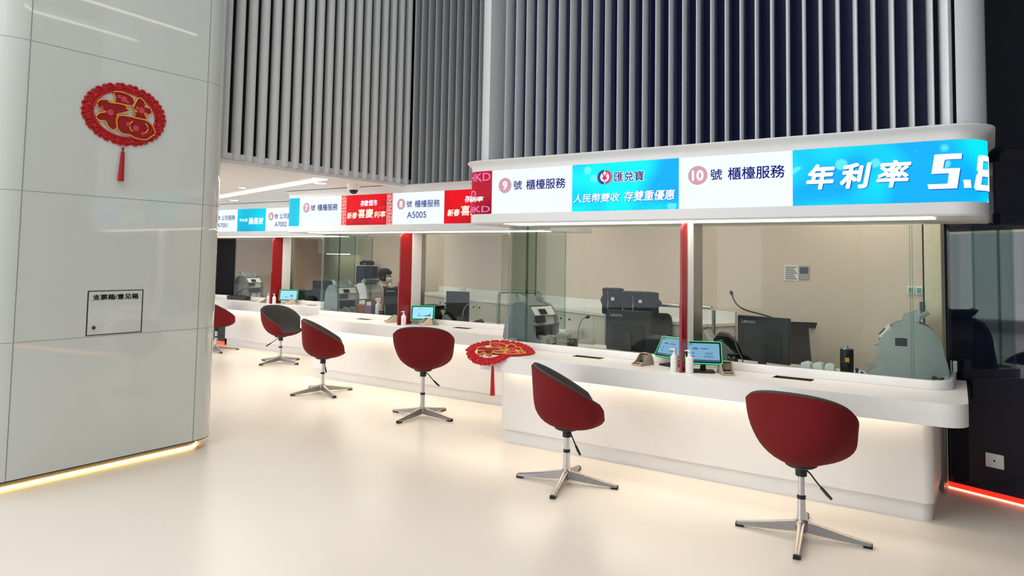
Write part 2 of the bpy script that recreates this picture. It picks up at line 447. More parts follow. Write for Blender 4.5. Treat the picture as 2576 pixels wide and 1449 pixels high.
# ---- slatted walls of silver fins over dark navy backing
def fin(mb, x, y, a_, b_, rot, z0, z1, n=20):
    pts = []
    for i in range(n):
        t = 2*PI*i/n; u, v = a_*math.cos(t), b_*math.sin(t)
        pts.append((x+u*math.cos(rot)-v*math.sin(rot), y+u*math.sin(rot)+v*math.cos(rot)))
    mb.prism(pts, z0, z1)
ROTF = math.atan2(-1, 0.22)
ZT = 7.0
wf = bpy.data.objects.new('wall_front', None); C.objects.link(wf); wf['kind'] = 'structure'
mb = MB()
for k in range(31): fin(mb, -3.285+0.1*k, 4.80, 0.094, 0.0125, ROTF, 2.295, ZT)
fin(mb, -0.208, 4.79, 0.094, 0.03, ROTF, 2.295, ZT)
mb.obj('slats', FIN, wf, smooth=True)
e = arc(-0.205+0.02, 4.70+0.18, 0.17, -80, 0, 10)
MB().prism([(-0.155, 4.95)]+e+[(-0.015, 5.75), (-0.05, 5.75), (-0.05, 5.0)], 2.295, ZT).obj('curved_end_panel', FIN, wf, smooth=True)
e = arc(-3.40, 4.92, 0.20, 180, 262, 10)
MB().prism([(-3.60, 5.80)]+e+[(-3.40, 4.95), (-3.5, 5.80)], 2.295, ZT).obj('curved_end_panel', FIN, wf, smooth=True)
MB().box(-3.5, -0.06, 4.93, 4.97, 2.295, ZT).obj('backing', NAVY, wf)
wm = bpy.data.objects.new('wall_middle', None); C.objects.link(wm); wm['kind'] = 'structure'
mb = MB()
for k in range(19): fin(mb, -5.32+0.1*k, 5.95, 0.094, 0.0125, ROTF, 2.295, ZT)
mb.obj('slats', FIN, wm, smooth=True)
MB().box(-5.46, -3.5, 6.06, 6.1, 2.295, ZT).obj('backing', NAVY, wm)
wsd = bpy.data.objects.new('wall_side', None); C.objects.link(wsd); wsd['kind'] = 'structure'
mb = MB()
for k in range(21): fin(mb, -5.365, 3.345+0.125*k-0.02, 0.045, 0.034, 0.25, 2.30, ZT)
mb.obj('slats', FIN, wsd, smooth=True)
MB().box(-5.47, -5.44, 3.0, 6.06, 2.30, ZT).obj('backing', M('shaded_navy_backing', (10, 11, 17), 0.5), wsd)  # same navy backing, its colour darkened for the shade on this side
MB().box(-5.40, -5.335, 3.0, 5.86, 2.268, 2.30).box(-5.47, -5.40, 3.0, 5.86, 2.268, 2.30).obj('soffit_edge', BAND, wsd, bevel=0.004)

# ---- right wall: black glass with a red lit skirting
DA = math.radians(-21)
def dw(s, d=0.0, z=0.0):
    return Vector((-0.306+s*math.cos(DA)+d*math.sin(DA), 5.802+s*math.sin(DA)-d*math.cos(DA), z))
def dbox(mb, s0, s1, d0, d1, z0, z1):
    p = [dw(s0, d0), dw(s1, d0), dw(s1, d1), dw(s0, d1)]
    mb.prism([(v.x, v.y) for v in p], z0, z1); return mb
struct(dbox(MB(), 0.0, 5.0, -0.1, 0.0, 0.04, 7.0), 'wall_right', DARKWALL)
o = struct(dbox(MB(), 0.0, 5.0, -0.03, 0.004, 0.006, 0.04), 'baseboard_right', REDSTRIP)
o2 = dbox(MB(), 0.0, 5.0, 0.004, 0.010, 0.001, 0.007).obj('added_floor_glow', M('peach_floor_glow', (255, 190, 140), 0.5, emit=5.0, ecol=(255, 176, 128)), o)  # added emitter that makes the peach glow on the floor, no lamp of its own
struct(MB().box(-0.345, -0.295, 5.60, 5.80, 0.02, 0.62).box(-0.295, -0.283, 5.66, 5.80, 0.06, 0.62), 'trim_1', M('grey_metal_trim', (120, 118, 118), 0.4, metal=0.5))
struct(dbox(MB(), -0.05, 0.03, 0.0, 0.05, 0.74, 1.78), 'trim_2', FROST)

# ---- what stands behind the camera: glazed hall front and the pale building opposite (seen as reflections)
mb = MB()
for x in (-13, -9.5, -6, -2.5, 1, 4.5): mb.box(x-0.05, x+0.05, -7.5, -7.35, 0, 7.0)
mb.box(-16, 7, -7.5, -7.36, 2.9, 3.0)
struct(mb, 'window_1', DGREY)
mb = MB().box(-40, 20, -20.5, -20, 0, 3.2).box(-40, 20, -20.4, -19.4, 6.2, 7.0).box(-40, 20, -20.4, -19.6, 11, 12)
for x in range(-38, 20, 4):
    mb.lathe([(0.55, 0), (0.5, 6.2)], 16, tr(x, -19.6, 0)); mb.box(x-0.7, x+0.7, -20.4, -20, 7.0, 11)
struct(mb, 'wall_opposite', M('pale_stone', (206, 210, 214), 0.8, var=0.06, scale=2))
struct(MB().box(-45, 25, -26, -20.6, 0, 14), 'wall_opposite', M('dark_openings', (60, 66, 78), 0.6))
struct(MB().box(-45, 25, -22, -9, -0.12, -0.02), 'floor', M('pale_paving', (190, 190, 186), 0.8))

# ================================================================== COUNTERS
def holed_slab(outline, holes, z0, z1):
    cu = bpy.data.curves.new('slab', 'CURVE'); cu.dimensions = '2D'; cu.fill_mode = 'BOTH'; cu.extrude = (z1-z0)/2
    for pts in [outline]+holes:
        sp = cu.splines.new('POLY'); sp.points.add(len(pts)-1); sp.use_cyclic_u = True
        for p, c in zip(sp.points, pts): p.co = (c[0], c[1], 0, 1)
    o = bpy.data.objects.new('slab', cu); C.objects.link(o)
    dg = bpy.context.evaluated_depsgraph_get(); dg.update()
    me = bpy.data.meshes.new_from_object(o.evaluated_get(dg))
    mb = MB(); mb.add([(v.co.x, v.co.y, v.co.z+(z0+z1)/2) for v in me.vertices], [list(p.vertices) for p in me.polygons])
    bpy.data.objects.remove(o); bpy.data.curves.remove(cu); bpy.data.meshes.remove(me)
    return mb
ZW = 0.74
def counter(label, outline, fascia, panel, kick, upst, trays, strip, extra=None):
    t = thing('teller_counter', label, 'counter', (0, 0, 0), 0, 'white teller counters')
    holed_slab(outline, [[(x0, y0), (x1, y0), (x1, y1), (x0, y1)] for x0, x1, y0, y1 in trays], 0.70, ZW).obj('worktop', WHITE, t)
    ribbon(MB(), fascia, 0.02, 0.612, 0.7).obj('fascia', WHITE, t, smooth=True)
    ribbon(MB(), panel, 0.02, 0.11, 0.70).obj('front_panel', PANEL, t, smooth=True)
    ribbon(MB(), kick, 0.02, 0.0, 0.11).obj('kick_plate', PANEL, t, smooth=True)
    ribbon(MB(), upst, 0.05, ZW, 0.795).obj('upstand', WHITE, t, smooth=True, bevel=0.004)
    MB().box(strip[0], strip[1], strip[2]-0.055, strip[2]-0.03, 0.66, 0.668).obj('under_counter_light', WARMSTRIP, t)
    for x0, x1, y0, y1 in trays:
        mb = MB().box(x0+.002, x1-.002, y0+.002, y1-.002, 0.705, 0.709)
        mb.box(x0, x0+.004, y0, y1, .705, .7405).box(x1-.004, x1, y0, y1, .705, .7405).box(x0+.004, x1-.004, y0, y0+.004, .705, .7405).box(x0+.004, x1-.004, y1-.004, y1, .705, .7405)
        mb.obj('cash_tray', M('bronze_steel', (122, 108, 88), 0.3, metal=0.9), t)
    return t
def wrap(xl, xr, yf, yb, rl, rr, n=10): return bay_plan(xl, xr, yf, yb, 0, n, rl, rr)
# near counter (windows 9 and 10)
f3 = [(-3.78, 5.9), (-3.70, 5.3)]+arc(-3.355, 4.785, 0.13, 180, 270)+arc(-0.258, 4.785, 0.13, 270, 360)+[(-0.162, 5.697)]
near_counter = counter('long white teller counter nearest the camera, under windows 9 and 10', f3+[(-0.35, 5.72), (-3.6, 5.80)], f3,
        wrap(-3.40, -0.31, 4.905, 5.75, 0.05, 0.06), wrap(-3.385, -0.325, 4.935, 5.75, 0.04, 0.06),
        wrap(-3.585, -0.218, 5.13, 5.72, 0.15, 0.15), [(-2.78, -2.53, 4.995, 5.09), (-1.24, -0.99, 4.975, 5.085)], (-3.35, -0.36, 4.905))
MB().box(-0.236, -0.212, 5.655, 5.715, 0.795, 0.865).obj('end_bracket', WHITE, near_counter, bevel=0.004)
# middle counter (windows 7 and 8)
f2 = [(-7.50, 6.9), (-7.36, 6.5)]+arc(-7.0, 5.98, 0.13, 180, 270)+[(-3.80, 5.85)]
counter('middle white teller counter under the signs for windows 7 and 8', f2+[(-3.80, 6.98), (-7.48, 7.0)], f2,
        wrap(-7.075, -3.42, 6.06, 6.9, 0.05, 0), wrap(-7.06, -3.42, 6.087, 6.9, 0.04, 0),
        wrap(-7.37, -3.60, 6.33, 7.2, 0.15, 0), [(-6.46, -6.24, 6.19, 6.29), (-4.92, -4.70, 6.15, 6.26)], (-7.03, -3.45, 6.06))
# far counter (windows 5 and 6)
f1 = [(-11.9, 8.1), (-11.9, 7.05), (-7.5, 7.05)]
t1 = counter('far white teller counter under the sign for window 6', f1+[(-7.5, 8.1)], f1,
        [(-10.56, 7.9), (-10.56, 7.225), (-7.3, 7.225)], [(-10.545, 7.9), (-10.545, 7.25), (-7.3, 7.25)],
        [(-11.9, 7.49), (-7.52, 7.49)], [(-10.20, -9.98, 7.36, 7.45), (-8.78, -8.56, 7.36, 7.45)], (-10.5, -7.4, 7.225))
MB().box(-11.6, -10.6, 7.25, 7.8, 0.05, 0.70).obj('dark_end_panel', BLACKP, t1)
MB().box(-11.6, -10.6, 7.24, 7.25, 0.006, 0.05).obj('red_light_strip', M('red_led', (255, 80, 40), 0.5, emit=2.0, ecol=(255, 70, 40)), t1)

# ================================================================== GLASS SCREENS AND DIVIDERS
def umap(xl, xr, yf, rl, rr):
    def fn(u, v, w):
        if u < xl+rl:
            s = xl+rl-u
            if rl and s < rl*PI/2:
                th = s/rl; return Vector((xl+rl-(rl+w)*math.sin(th), yf+rl-(rl+w)*math.cos(th), v))
            return Vector((xl-w, yf+rl+(s-rl*PI/2), v))
        if u > xr-rr:
            s = u-xr+rr
            if rr and s < rr*PI/2:
                th = s/rr; return Vector((xr-rr+(rr+w)*math.sin(th), yf+rr-(rr+w)*math.cos(th), v))
            return Vector((xr+w, yf+rr+(s-rr*PI/2), v))
        return Vector((u, yf-w, v))
    return fn
def ucuts(xl, xr, rl, rr, u0, u1):
    us = {u0, u1}
    for i in range(11):
        if rl: us.add(xl+rl-rl*PI/2*i/10)
        if rr: us.add(xr-rr+rr*PI/2*i/10)
    return sorted(u for u in us if u0-1e-9 <= u <= u1+1e-9)
def uslab(mb, fn, us, z0, z1, w0, w1):
    out = [fn(u, 0, w1) for u in us]; inn = [fn(u, 0, w0) for u in us]
    mb.prism([(p.x, p.y) for p in out]+[(p.x, p.y) for p in inn[::-1]], z0, z1); return mb
def glass_screen(label, xl, xr, yf, rl, rr, spans):
    t = thing('glass_screen', label, 'glass screen', (0, 0, 0), 0, 'glass screens over the counters')
    fn = umap(xl, xr, yf, rl, rr)
    for u0, u1 in spans:
        g = uslab(MB(), fn, ucuts(xl, xr, rl, rr, u0, u1), 0.796, 1.782, -0.012, 0).obj('glass_pane', GLASS, t, smooth=True)
        for u in (u0, u1): uslab(MB(), fn, [u-0.004, u+0.004] if u != u0 else [u-0.004, u+0.004], 0.797, 1.78, -0.0135, 0.0012).obj('pane_edge', GLASSEDGE, g)
    return t
glass_screen('clear glass screen above the nearest counter, curved at both ends', -3.565, -0.238, 5.15, 0.13, 0.13,
             [(-4.05, -3.318), (-3.308, -1.93), (-1.815, -0.434), (-0.424, 0.14)])
glass_screen('clear glass screen above the middle counter, curved at its left end', -7.35, -3.60, 6.35, 0.13, 0,
             [(-7.95, -6.95), (-6.94, -5.62), (-5.50, -3.62)])
glass_screen('clear glass screen above the far counter', -11.9, -7.52, 7.51, 0, 0, [(-10.78, -9.46), (-9.32, -7.52)])
def divider(label, x, y, D=0.20, E=0.36):
    t = thing('counter_divider', label, 'divider', (x, y, ZW), 0, 'red dividers between windows')
    pts = [(D, 0), (0, 0), (0, 0.46), (0.012, 0.50)]+[(0.012+0.07+0.07*math.cos(math.radians(a_)), 1.038-0.07+0.07*math.sin(math.radians(a_))) for a_ in range(180, 89, -10)]+[(D, 1.038)]
    m = Matrix(((0, 0, 1, 0), (1, 0, 0, 0), (0, 1, 0, 0), (0, 0, 0, 1)))
    MB().prism(pts, -0.010, 0.010, m).obj('red_blade', REDBLADE, t, bevel=0.002)
    MB().box(-0.018, 0.018, D, E, 0.056, 1.038).obj('post', BAND, t, bevel=0.004)
    MB().box(-0.006, 0.006, E, 0.43, 0.056, 1.038).obj('glazing_channel', STEEL, t)
divider('thin dark red blade divider between windows 9 and 10', -1.796, 4.765, 0.105, 0.21)
divider('red blade divider between windows 7 and 8, on the middle counter', -5.536, 5.955)
divider('farthest red blade divider, on the counter of window 6', -9.369, 7.176)

# ================================================================== SIGN BANDS
def sign_band(label, xl, xr, yf, yb, rl, rr, strip):
    t = thing('sign_band', label, 'sign', (0, 0, 0), 0, 'lit sign bands over the counters')
    path = bay_plan(xl, xr, yf, yb, 0, 12, rl, rr)
    def sweep(prof, name):
        rows = []
        for d, z in prof+[prof[0]]:
            rows.append([(p[0], p[1], z) for p in offset_path(path, -d)])
        MB().grid(rows).obj(name, BAND, t, smooth=True)
    sweep([(0, 2.21), (0, 2.238), (0.006, 2.255), (0.022, 2.272), (0.034, 2.280), (0.038, 2.287), (0.034, 2.294), (0.0, 2.297), (-0.30, 2.297), (-0.30, 2.21)], 'cornice')
    sweep([(0, 1.86), (0, 1.794), (-0.012, 1.782), (-0.06, 1.782), (-0.06, 1.86)], 'lower_band')
    inn = offset_path(path, 0.05)
    MB().prism(inn, 1.785, 1.80).obj('soffit', CEIL, t)
    ribbon(MB(), offset_path(path, 0.03), 0.02, 1.86, 2.21).obj('housing', BAND, t)
    MB().box(*strip, 1.779, 1.785).obj('soffit_light', WHITESTRIP, t)
    return t, umap(xl, xr, yf, rl, rr), (xl, xr, rl, rr)
def panel(t, fn, g, u0, u1, mat, label=None, name='screen_panel'):
    return uslab(MB(), fn, ucuts(*g, u0, u1), 1.861, 2.209, -0.028, -0.001).obj(name, mat, t, label=label)
def word(p, fn, s, u0, u1, v0, v1, mat, bold=0.012, shear=0.0, cut=None, name='lettering', lift=0.001, sp=1.0, clip=None):
    return place(text_verts(s, bold, shear, sp), u0, u1, v0, v1, fn, mat, p, name, lift=lift, cut=cut, clip=clip)
def shadow_word(p, fn, s, u0, u1, v0, v1, shear=0.2, bold=0.03, mat=None, sh=None, d=0.003):
    word(p, fn, s, u0+d, u1+d, v0-d, v1-d, sh or T_SHAD, bold+0.008, shear, name='letter_shadow', lift=0.0005)
    word(p, fn, s, u0, u1, v0, v1, mat or T_WHITE, bold, shear, lift=0.002)
def badge(p, fn, s, u0, u1, v0, v1):
    place(disc(), u0, u1, v0, v1, fn, BADGE, p, 'number_badge', lift=0.0005)
    w_, h_ = u1-u0, v1-v0
    n = len(s); k = 0.17*n if n == 1 else 0.30
    word(p, fn, s, u0+w_*(0.5-k), u0+w_*(0.5+k), v0+h_*0.22, v0+h_*0.78, T_WHITE, 0.03, lift=0.002)
def window_panel(t, fn, g, u0, num, service, code=None):
    p = panel(t, fn, g, u0+0.001, u0+0.741, LED_W, 'white panel for window '+num)
    if num == '10':
        badge(p, fn, num, u0+0.067, u0+0.201, 2.019, 2.147); word(p, fn, '號', u0+0.220, u0+0.299, 2.046, 2.119, T_BLUE); word(p, fn, service, u0+0.337, u0+0.696, 2.041, 2.124, T_BLUE)
    else:
        badge(p, fn, num, u0+0.069, u0+0.193, 2.022, 2.145); word(p, fn, '號', u0+0.212, u0+0.292, 2.046, 2.117, T_NAVY if code else T_BLUE); word(p, fn, service, u0+0.330, u0+0.684, 2.040, 2.120, T_NAVY if code else T_BLUE)
    if code: word(p, fn, code, u0+0.222, u0+0.498, 1.926, 1.996, T_NAVY, 0.006)
    return p
# --- near sign
t3, fn3, g3 = sign_band('lit sign band over windows 9 and 10, rounded at both ends', -3.637, -0.012, 4.655, 5.6, 0.18, 0.18, (-3.25, -0.28, 4.70, 4.95))
p = panel(t3, fn3, g3, -3.75, -3.3425, LED_RP, 'dark red picture on the rounded left end')
cutl = [-3.457-0.02*i for i in range(16)]
word(p, fn3, 'HKD', -3.60, -3.355, 2.13, 2.195, T_PINK, 0.01, cut=cutl)
word(p, fn3, 'HKD', -3.75, -3.50, 2.00, 2.055, T_PINK, 0.01, cut=cutl)
word(p, fn3, 'HKD', -3.62, -3.355, 1.875, 1.925, T_PINK, 0.012, cut=cutl)
word(p, fn3, '年利率', -3.63, -3.42, 1.962, 2.005, T_WHITE, 0.04, 0.15, cut=cutl, lift=0.002)
window_panel(t3, fn3, g3, -3.342, '9', '櫃檯服務')
p = panel(t3, fn3, g3, -2.603, -1.771, LED_C, 'cyan picture between windows 9 and 10')
place(ringshape(0.62, 40, 98, 262), -2.391, -2.336, 2.052, 2.161, fn3, T_BLUE, p, 'logo_ring')
place(ringshape(0.62, 40, -82, 82), -2.328, -2.273, 2.052, 2.161, fn3, T_MAG, p, 'logo_ring')
place(disc(), -2.366, -2.298, 2.072, 2.141, fn3, T_WHITE, p, 'logo_disc', lift=0.0006)
word(p, fn3, '¥', -2.353, -2.311, 2.078, 2.135, T_MAG, 0.03, lift=0.002)
word(p, fn3, '匯兑寶', -2.258, -2.021, 2.064, 2.141, T_WHITE, 0.06, name='letter_outline', lift=0.0006)
word(p, fn3, '匯兑寶', -2.254, -2.025, 2.067, 2.138, T_BLUE, 0.012, lift=0.002)
shadow_word(p, fn3, '人民幣雙收', -2.589, -2.210, 1.925, 1.989, 0.15, 0.015)
shadow_word(p, fn3, '存雙重優惠', -2.177, -1.794, 1.924, 1.996, 0.15, 0.015)
window_panel(t3, fn3, g3, -1.771, '10', '櫃檯服務')
p = panel(t3, fn3, g3, -1.029, 0.10, LED_C, 'cyan picture wrapping the rounded right end')
for s, a_, b_, c_, d_ in (('年', -0.949, -0.783, 1.956, 2.113), ('利', -0.757, -0.583, 1.954, 2.109), ('率', -0.560, -0.377, 1.952, 2.113)):
    shadow_word(p, fn3, s, a_, b_, c_, d_, 0.18, 0.028 if s == '率' else 0.04, d=0.004)
five = [[(22, 0), (100, 0), (98, 16), (54, 16), (50, 20), (46, 42), (94, 42), (84, 100), (4, 100), (0, 86), (58, 86), (62, 56), (12, 56)]]
five = flat_shape([[(x, -y) for x, y in five[0]]])
cutr = [-0.19+0.02*i for i in range(22)]
place(five, -0.296, -0.125, 1.929, 2.126, fn3, T_SHAD, p, 'letter_shadow', lift=0.0005, cut=cutr)
place(five, -0.300, -0.131, 1.935, 2.130, fn3, T_WHITE, p, 'lettering', lift=0.002, cut=cutr)
dot = flat_shape([[(10, 0), (100, 0), (90, 100), (0, 100)]])
place(dot, -0.124, -0.081, 1.932, 1.978, fn3, T_SHAD, p, 'letter_shadow', lift=0.0005, cut=cutr)
place(dot, -0.128, -0.086, 1.936, 1.982, fn3, T_WHITE, p, 'lettering', lift=0.002, cut=cutr)
def eight_quads():
    o = [(22, 0), (92, 0), (100, 8), (94, 42), (86, 50), (92, 58), (86, 100), (6, 100), (0, 92), (8, 58), (16, 50), (10, 42), (16, 6)]
    i1 = [(38, 16), (76, 16), (72, 40), (34, 40)]; i2 = [(32, 60), (70, 60), (66, 84), (26, 84)]
    q = [[o[0], o[1], o[2], i1[1], i1[0], o[12]], [o[2], o[3], i1[2], i1[1]], [o[12], i1[0], i1[3], o[11]], [o[11], i1[3], i1[2], o[3], o[4], o[10]],
         [o[10], o[4], o[5], i2[1], i2[0], o[9]], [o[9], i2[0], i2[3], o[8]], [i2[1], o[5], o[6], i2[2]], [o[8], i2[3], i2[2], o[6], o[7]]]
    return flat_shape([[(x, -y) for x, y in f] for f in q])
place(eight_quads(), -0.066, 0.11, 1.918, 2.118, fn3, T_SHAD, p, 'letter_shadow', lift=0.0005, cut=cutr)
place(eight_quads(), -0.072, 0.105, 1.924, 2.122, fn3, T_WHITE, p, 'lettering', lift=0.002, cut=cutr)
# --- middle sign
t2, fn2, g2 = sign_band('lit sign band over windows 7 and 8 with two red panels', -7.41, -3.5, 5.82, 6.7, 0.18, 0, (-7.0, -3.66, 5.88, 6.13))
p = panel(t2, fn2, g2, -8.1, -7.097, LED_T, 'teal picture on the rounded left end')
window_panel(t2, fn2, g2, -7.096, '7', '櫃檯服務')
def lattice(p, fn, u0, u1):
    vs = []; fs = []
    def bar(a_, b_, c_, d_):
        k = len(vs); vs.extend([Vector((a_, c_, 0)), Vector((b_, c_, 0)), Vector((b_, d_, 0)), Vector((a_, d_, 0))]); fs.append([k, k+1, k+2, k+3])
    n = 9; h = 100/n
    for i in range(n):
        z = i*h
        bar(5, 95, z, z+2.2)
        bar(22 if i % 2 else 62, 30 if i % 2 else 70, z, z+h); bar(45, 53, z+h*0.4, z+h)
        if i % 2: bar(45, 92, z+h*.45, z+h*.62)
        else: bar(8, 50, z+h*.45, z+h*.62)
    bar(0, 6, 0, 100); bar(94, 100, 0, 100)
    place((vs, fs), u0, u1, 1.863, 2.207, fn, LATT, p, 'lattice_pattern')
def red_panel(t, fn, g, u0, u1, lat, clip=None):
    p = panel(t, fn, g, u0, u1, LED_R, 'red picture with white lettering')
    if lat: lattice(p, fn, u0+0.003, u0+0.088); lattice(p, fn, u1-0.082, u1-0.004)
    b = u0+0.20 if lat else u0+0.154
    shadow_word(p, fn, '存款', b+0.122+0.0, b+0.252, 2.075, 2.145, 0.15, 0.03, T_WHITE, T_MAG)
    shadow_word(p, fn, '超市', b+0.256, b+0.39, 2.077, 2.147, 0.0, 0.02, T_WHITE, T_BLUE)
    b = u0+0.105 if lat else u0+0.047
    shadow_word(p, fn, '新春', b, b+0.165, 1.935, 2.01, 0.15, 0.025, T_CREAM, T_RPINK)
    shadow_word(p, fn, '喜慶', b+0.18, b+0.425, 1.94, 2.045, 0.0, 0.02, T_CREAM, T_RPINK)
    if lat:
        shadow_word(p, fn, '利率', b+0.435, b+0.622, 1.94, 2.015, 0.15, 0.02, T_CREAM, T_RPINK)
        for k, s_ in enumerate(('HKD', 'MOP', 'HKD', 'MOP')): word(p, fn, s_, b+0.04+0.145*k, b+0.15+0.145*k, 1.883, 1.917, T_RPINK, 0.02)
        word(p, fn, 'MOP', b+0.51, b+0.60, 2.04, 2.07, T_RPINK, 0.0)
    return p
red_panel(t2, fn2, g2, -6.355, -5.535, True)
window_panel(t2, fn2, g2, -5.534, '8', '櫃檯服務', 'A5005')
red_panel(t2, fn2, g2, -4.792, -3.51, False)
# --- far sign
tf, fn1, g1 = sign_band('farthest lit sign band, over window 6, half hidden', -12.3, -7.6, 6.9, 7.5, 0, 0, (-11.5, -7.7, 6.97, 7.22))
window_panel(tf, fn1, g1, -10.627, '5', '公司服務', 'A7001')
p = panel(tf, fn1, g1, -9.885, -9.185, LED_T, 'teal picture with white lettering')
word(p, fn1, '中小企', -9.824, -9.615, 2.012, 2.064, T_WHITE, 0.03, 0.1)
word(p, fn1, '融易按', -9.593, -9.237, 1.968, 2.073, T_WHITE, 0.025, 0.1)
window_panel(tf, fn1, g1, -9.184, '6', '公司服務', 'A7002')
panel(tf, fn1, g1, -8.44, -7.6, LED_T)

# ================================================================== CHAIRS
def chair_R(a_):
    c_, s_ = math.cos(a_), math.sin(a_)
    rxx, ryb, ryf = 0.280, 0.228, 0.272
    ex = 2.15 if c_ > 0 else 2.5
    ry_ = ryb if c_ > 0 else ryf
    return 1/((abs(s_)/rxx)**ex+(abs(c_)/ry_)**ex)**(1/ex)
def chair_rim(phi):
    """height of the rim above the shell bottom; phi = 0 at the back, pi at the front"""
    a_ = abs((phi+PI) % (2*PI)-PI)
    d = math.degrees(a_)
    y = -math.cos(a_)*chair_R(a_)
    h = 0.415-0.235*max(0, (y+0.228)/0.43)**1.1
    if d > 132:
        k = min(1, (d-132)/13); k = k*k*(3-2*k)
        h = h*(1-k)+0.060*k
    return h
def chair_pt(phi, t, off):
    a_ = (phi+PI) % (2*PI)-PI
    R = chair_R(a_)
    d = math.degrees(abs(a_))
    h = chair_rim(a_)
    sm = lambda q: q*q*(3-2*q)
    h0 = 0.20+0.11*sm(min(1.0, d/75)) if d < 75 else 0.31-0.18*sm(min(1.0, (d-75)/50))
    z = h*t**1.7
    zz = min(z, h0)
    f = (1-(1-zz/h0)**2.3)**(1/2.0) if zz < h0 else 1.0
    f *= 1.0+0.08*max(0, (z-0.17))/0.24
    r = max(0.0, R*f-off)
    up = off*(1-min(1, f))*1.2
    return Vector((r*math.sin(a_), -r*math.cos(a_), z+up))
def chair_surface(off_out, off_in, rim_lift):
    mb = MB(); nphi, nt = 72, 14
    phis = [2*PI*i/nphi for i in range(nphi)]
    rows = []
    for k in range(nt+1): rows.append([chair_pt(p, max(0.02, k/nt), off_out) for p in phis])
    mid = (off_out+off_in)/2
    for lift, off in ((0.55, off_out*0.75+off_in*0.25), (0.9, mid), (0.55, off_out*0.25+off_in*0.75)):
        rows.append([chair_pt(p, 1, off)+Vector((0, 0, rim_lift*lift)) for p in phis])
    for k in range(nt, -1, -1): rows.append([chair_pt(p, max(0.02, k/nt), off_in) for p in phis])
    rows[0] = [Vector((v.x, v.y, v.z)) for v in rows[0]]
    mb.grid(rows, True)
    n = len(rows)*nphi
    mb.f.append(list(range(nphi))[::-1]); mb.f.append(list(range(n-nphi, n)))
    return mb
def build_chair():
    t = thing('swivel_chair', '', 'chair')
    s = chair_surface(0.0, 0.009, 0.004).obj('shell', REDFAB, t, smooth=True)
    l = chair_surface(0.0095, 0.026, 0.010)
    for i, v in enumerate(l.v): l.v[i] = v+Vector((0, 0, 0.008))
    l.obj('seat_lining', GREYFAB, t, smooth=True)
    MB().lathe([(0.03, -0.055), (0.031, -0.012), (0.07, -0.006), (0.085, 0.004), (0.085, 0.02), (0.03, 0.02)], 24).obj('collar', BLACKP, t, smooth=True)
    mb = MB().tube([(0.02, 0.0, -0.012), (0.06, -0.01, -0.03), (0.10, -0.02, -0.062), (0.135, -0.03, -0.085)], 0.0045, 8)
    lv = mb.obj('lever', BLACKP, t, smooth=True)
    MB().tube([(0.13, -0.029, -0.082), (0.17, -0.04, -0.107), (0.198, -0.047, -0.122)], [0.0075, 0.009, 0.0075], 8).obj('lever_grip', BLACKP, lv, smooth=True)
    MB().lathe([(0.018, 0.10), (0.018, 0.375)], 20).obj('upper_column', CHROME, t, smooth=True)
    MB().lathe([(0.023, 0.205), (0.0235, 0.222), (0.020, 0.226), (0.018, 0.226)], 20).obj('column_ring', BLACKP, t, smooth=True)
    MB().lathe([(0.026, 0.05), (0.025, 0.10), (0.022, 0.15), (0.022, 0.205)], 20).obj('lower_column', CHROME, t, smooth=True)
    MB().lathe([(0.03, 0.03), (0.040, 0.045), (0.036, 0.085), (0.026, 0.095)], 20).obj('hub', ALU, t, smooth=True)
    for k in range(4):
        m = rz(PI/2*k)
        rows = []
        for r, wd, z0, z1 in ((0.02, 0.026, 0.034, 0.088), (0.06, 0.022, 0.028, 0.080), (0.18, 0.019, 0.018, 0.056), (0.29, 0.017, 0.012, 0.036), (0.345, 0.016, 0.010, 0.028)):
            rows.append([m @ Vector((r, -wd, z0)), m @ Vector((r, -wd*0.75, z1-0.004)), m @ Vector((r, -wd*0.4, z1)), m @ Vector((r, wd*0.4, z1)), m @ Vector((r, wd*0.75, z1-0.004)), m @ Vector((r, wd, z0))])
        mb = MB().grid(rows, True); mb.f.append([0, 1, 2, 3, 4, 5]); n = len(mb.v); mb.f.append(list(range(n-6, n))[::-1])
        lg = mb.obj('leg', ALU, t, smooth=True)
        MB().box(0.305, 0.351, -0.0185, 0.0185, 0.0, 0.013, m).box(0.3455, 0.351, -0.0175, 0.0175, 0.013, 0.022, m).obj('foot_cap', BLACKP, lg, bevel=0.002)
    return t
def set_chair(t, x, y, face, legs, zsh, lev, label):
    t.location = (x, y, 0); t.rotation_euler = (0, 0, math.radians(legs)); t['label'] = label; t['group'] = 'swivel chairs at the counters'
    for ch in [o for o in C.objects if o.parent == t]:
        b_ = ch.name.split('.')[0]
        if b_ in ('shell', 'seat_lining', 'collar', 'lever'):
            ch.location.z = zsh; ch.rotation_euler = (0, 0, math.radians((lev if b_ == 'lever' else face-90)-legs))
        if b_ == 'upper_column': ch.location.z = zsh-0.375
proto = build_chair()
chairs = [(-0.904, 4.25, 86, 8, 0.385, -18, 'red and grey swivel tub chair nearest the camera, at window 10, seen from behind'),
          (-2.412, 4.285, 38, 15, 0.362, -22, 'red and grey swivel tub chair at window 9, turned sideways to the right'),
          (-4.50, 5.21, 121, 2, 0.432, 12, 'red and grey swivel tub chair at window 8, its back to the camera'),
          (-6.133, 5.423, 50, -19, 0.375, -18, 'red swivel tub chair at window 7, sideways before the middle counter end'),
          (-8.297, 6.558, 2, 4, 0.36, -95, 'swivel tub chair showing its grey inside, at window 6'),
          (-10.02, 6.70, 75, -20, 0.36, 0, 'red swivel tub chair half hidden behind the white glass wall')]
for i, (x, y, fa, lg, z, lev, lab) in enumerate(chairs):
    t = proto if i == 0 else copy_tree(proto)
    set_chair(t, x, y, fa, lg, z, lev, lab)

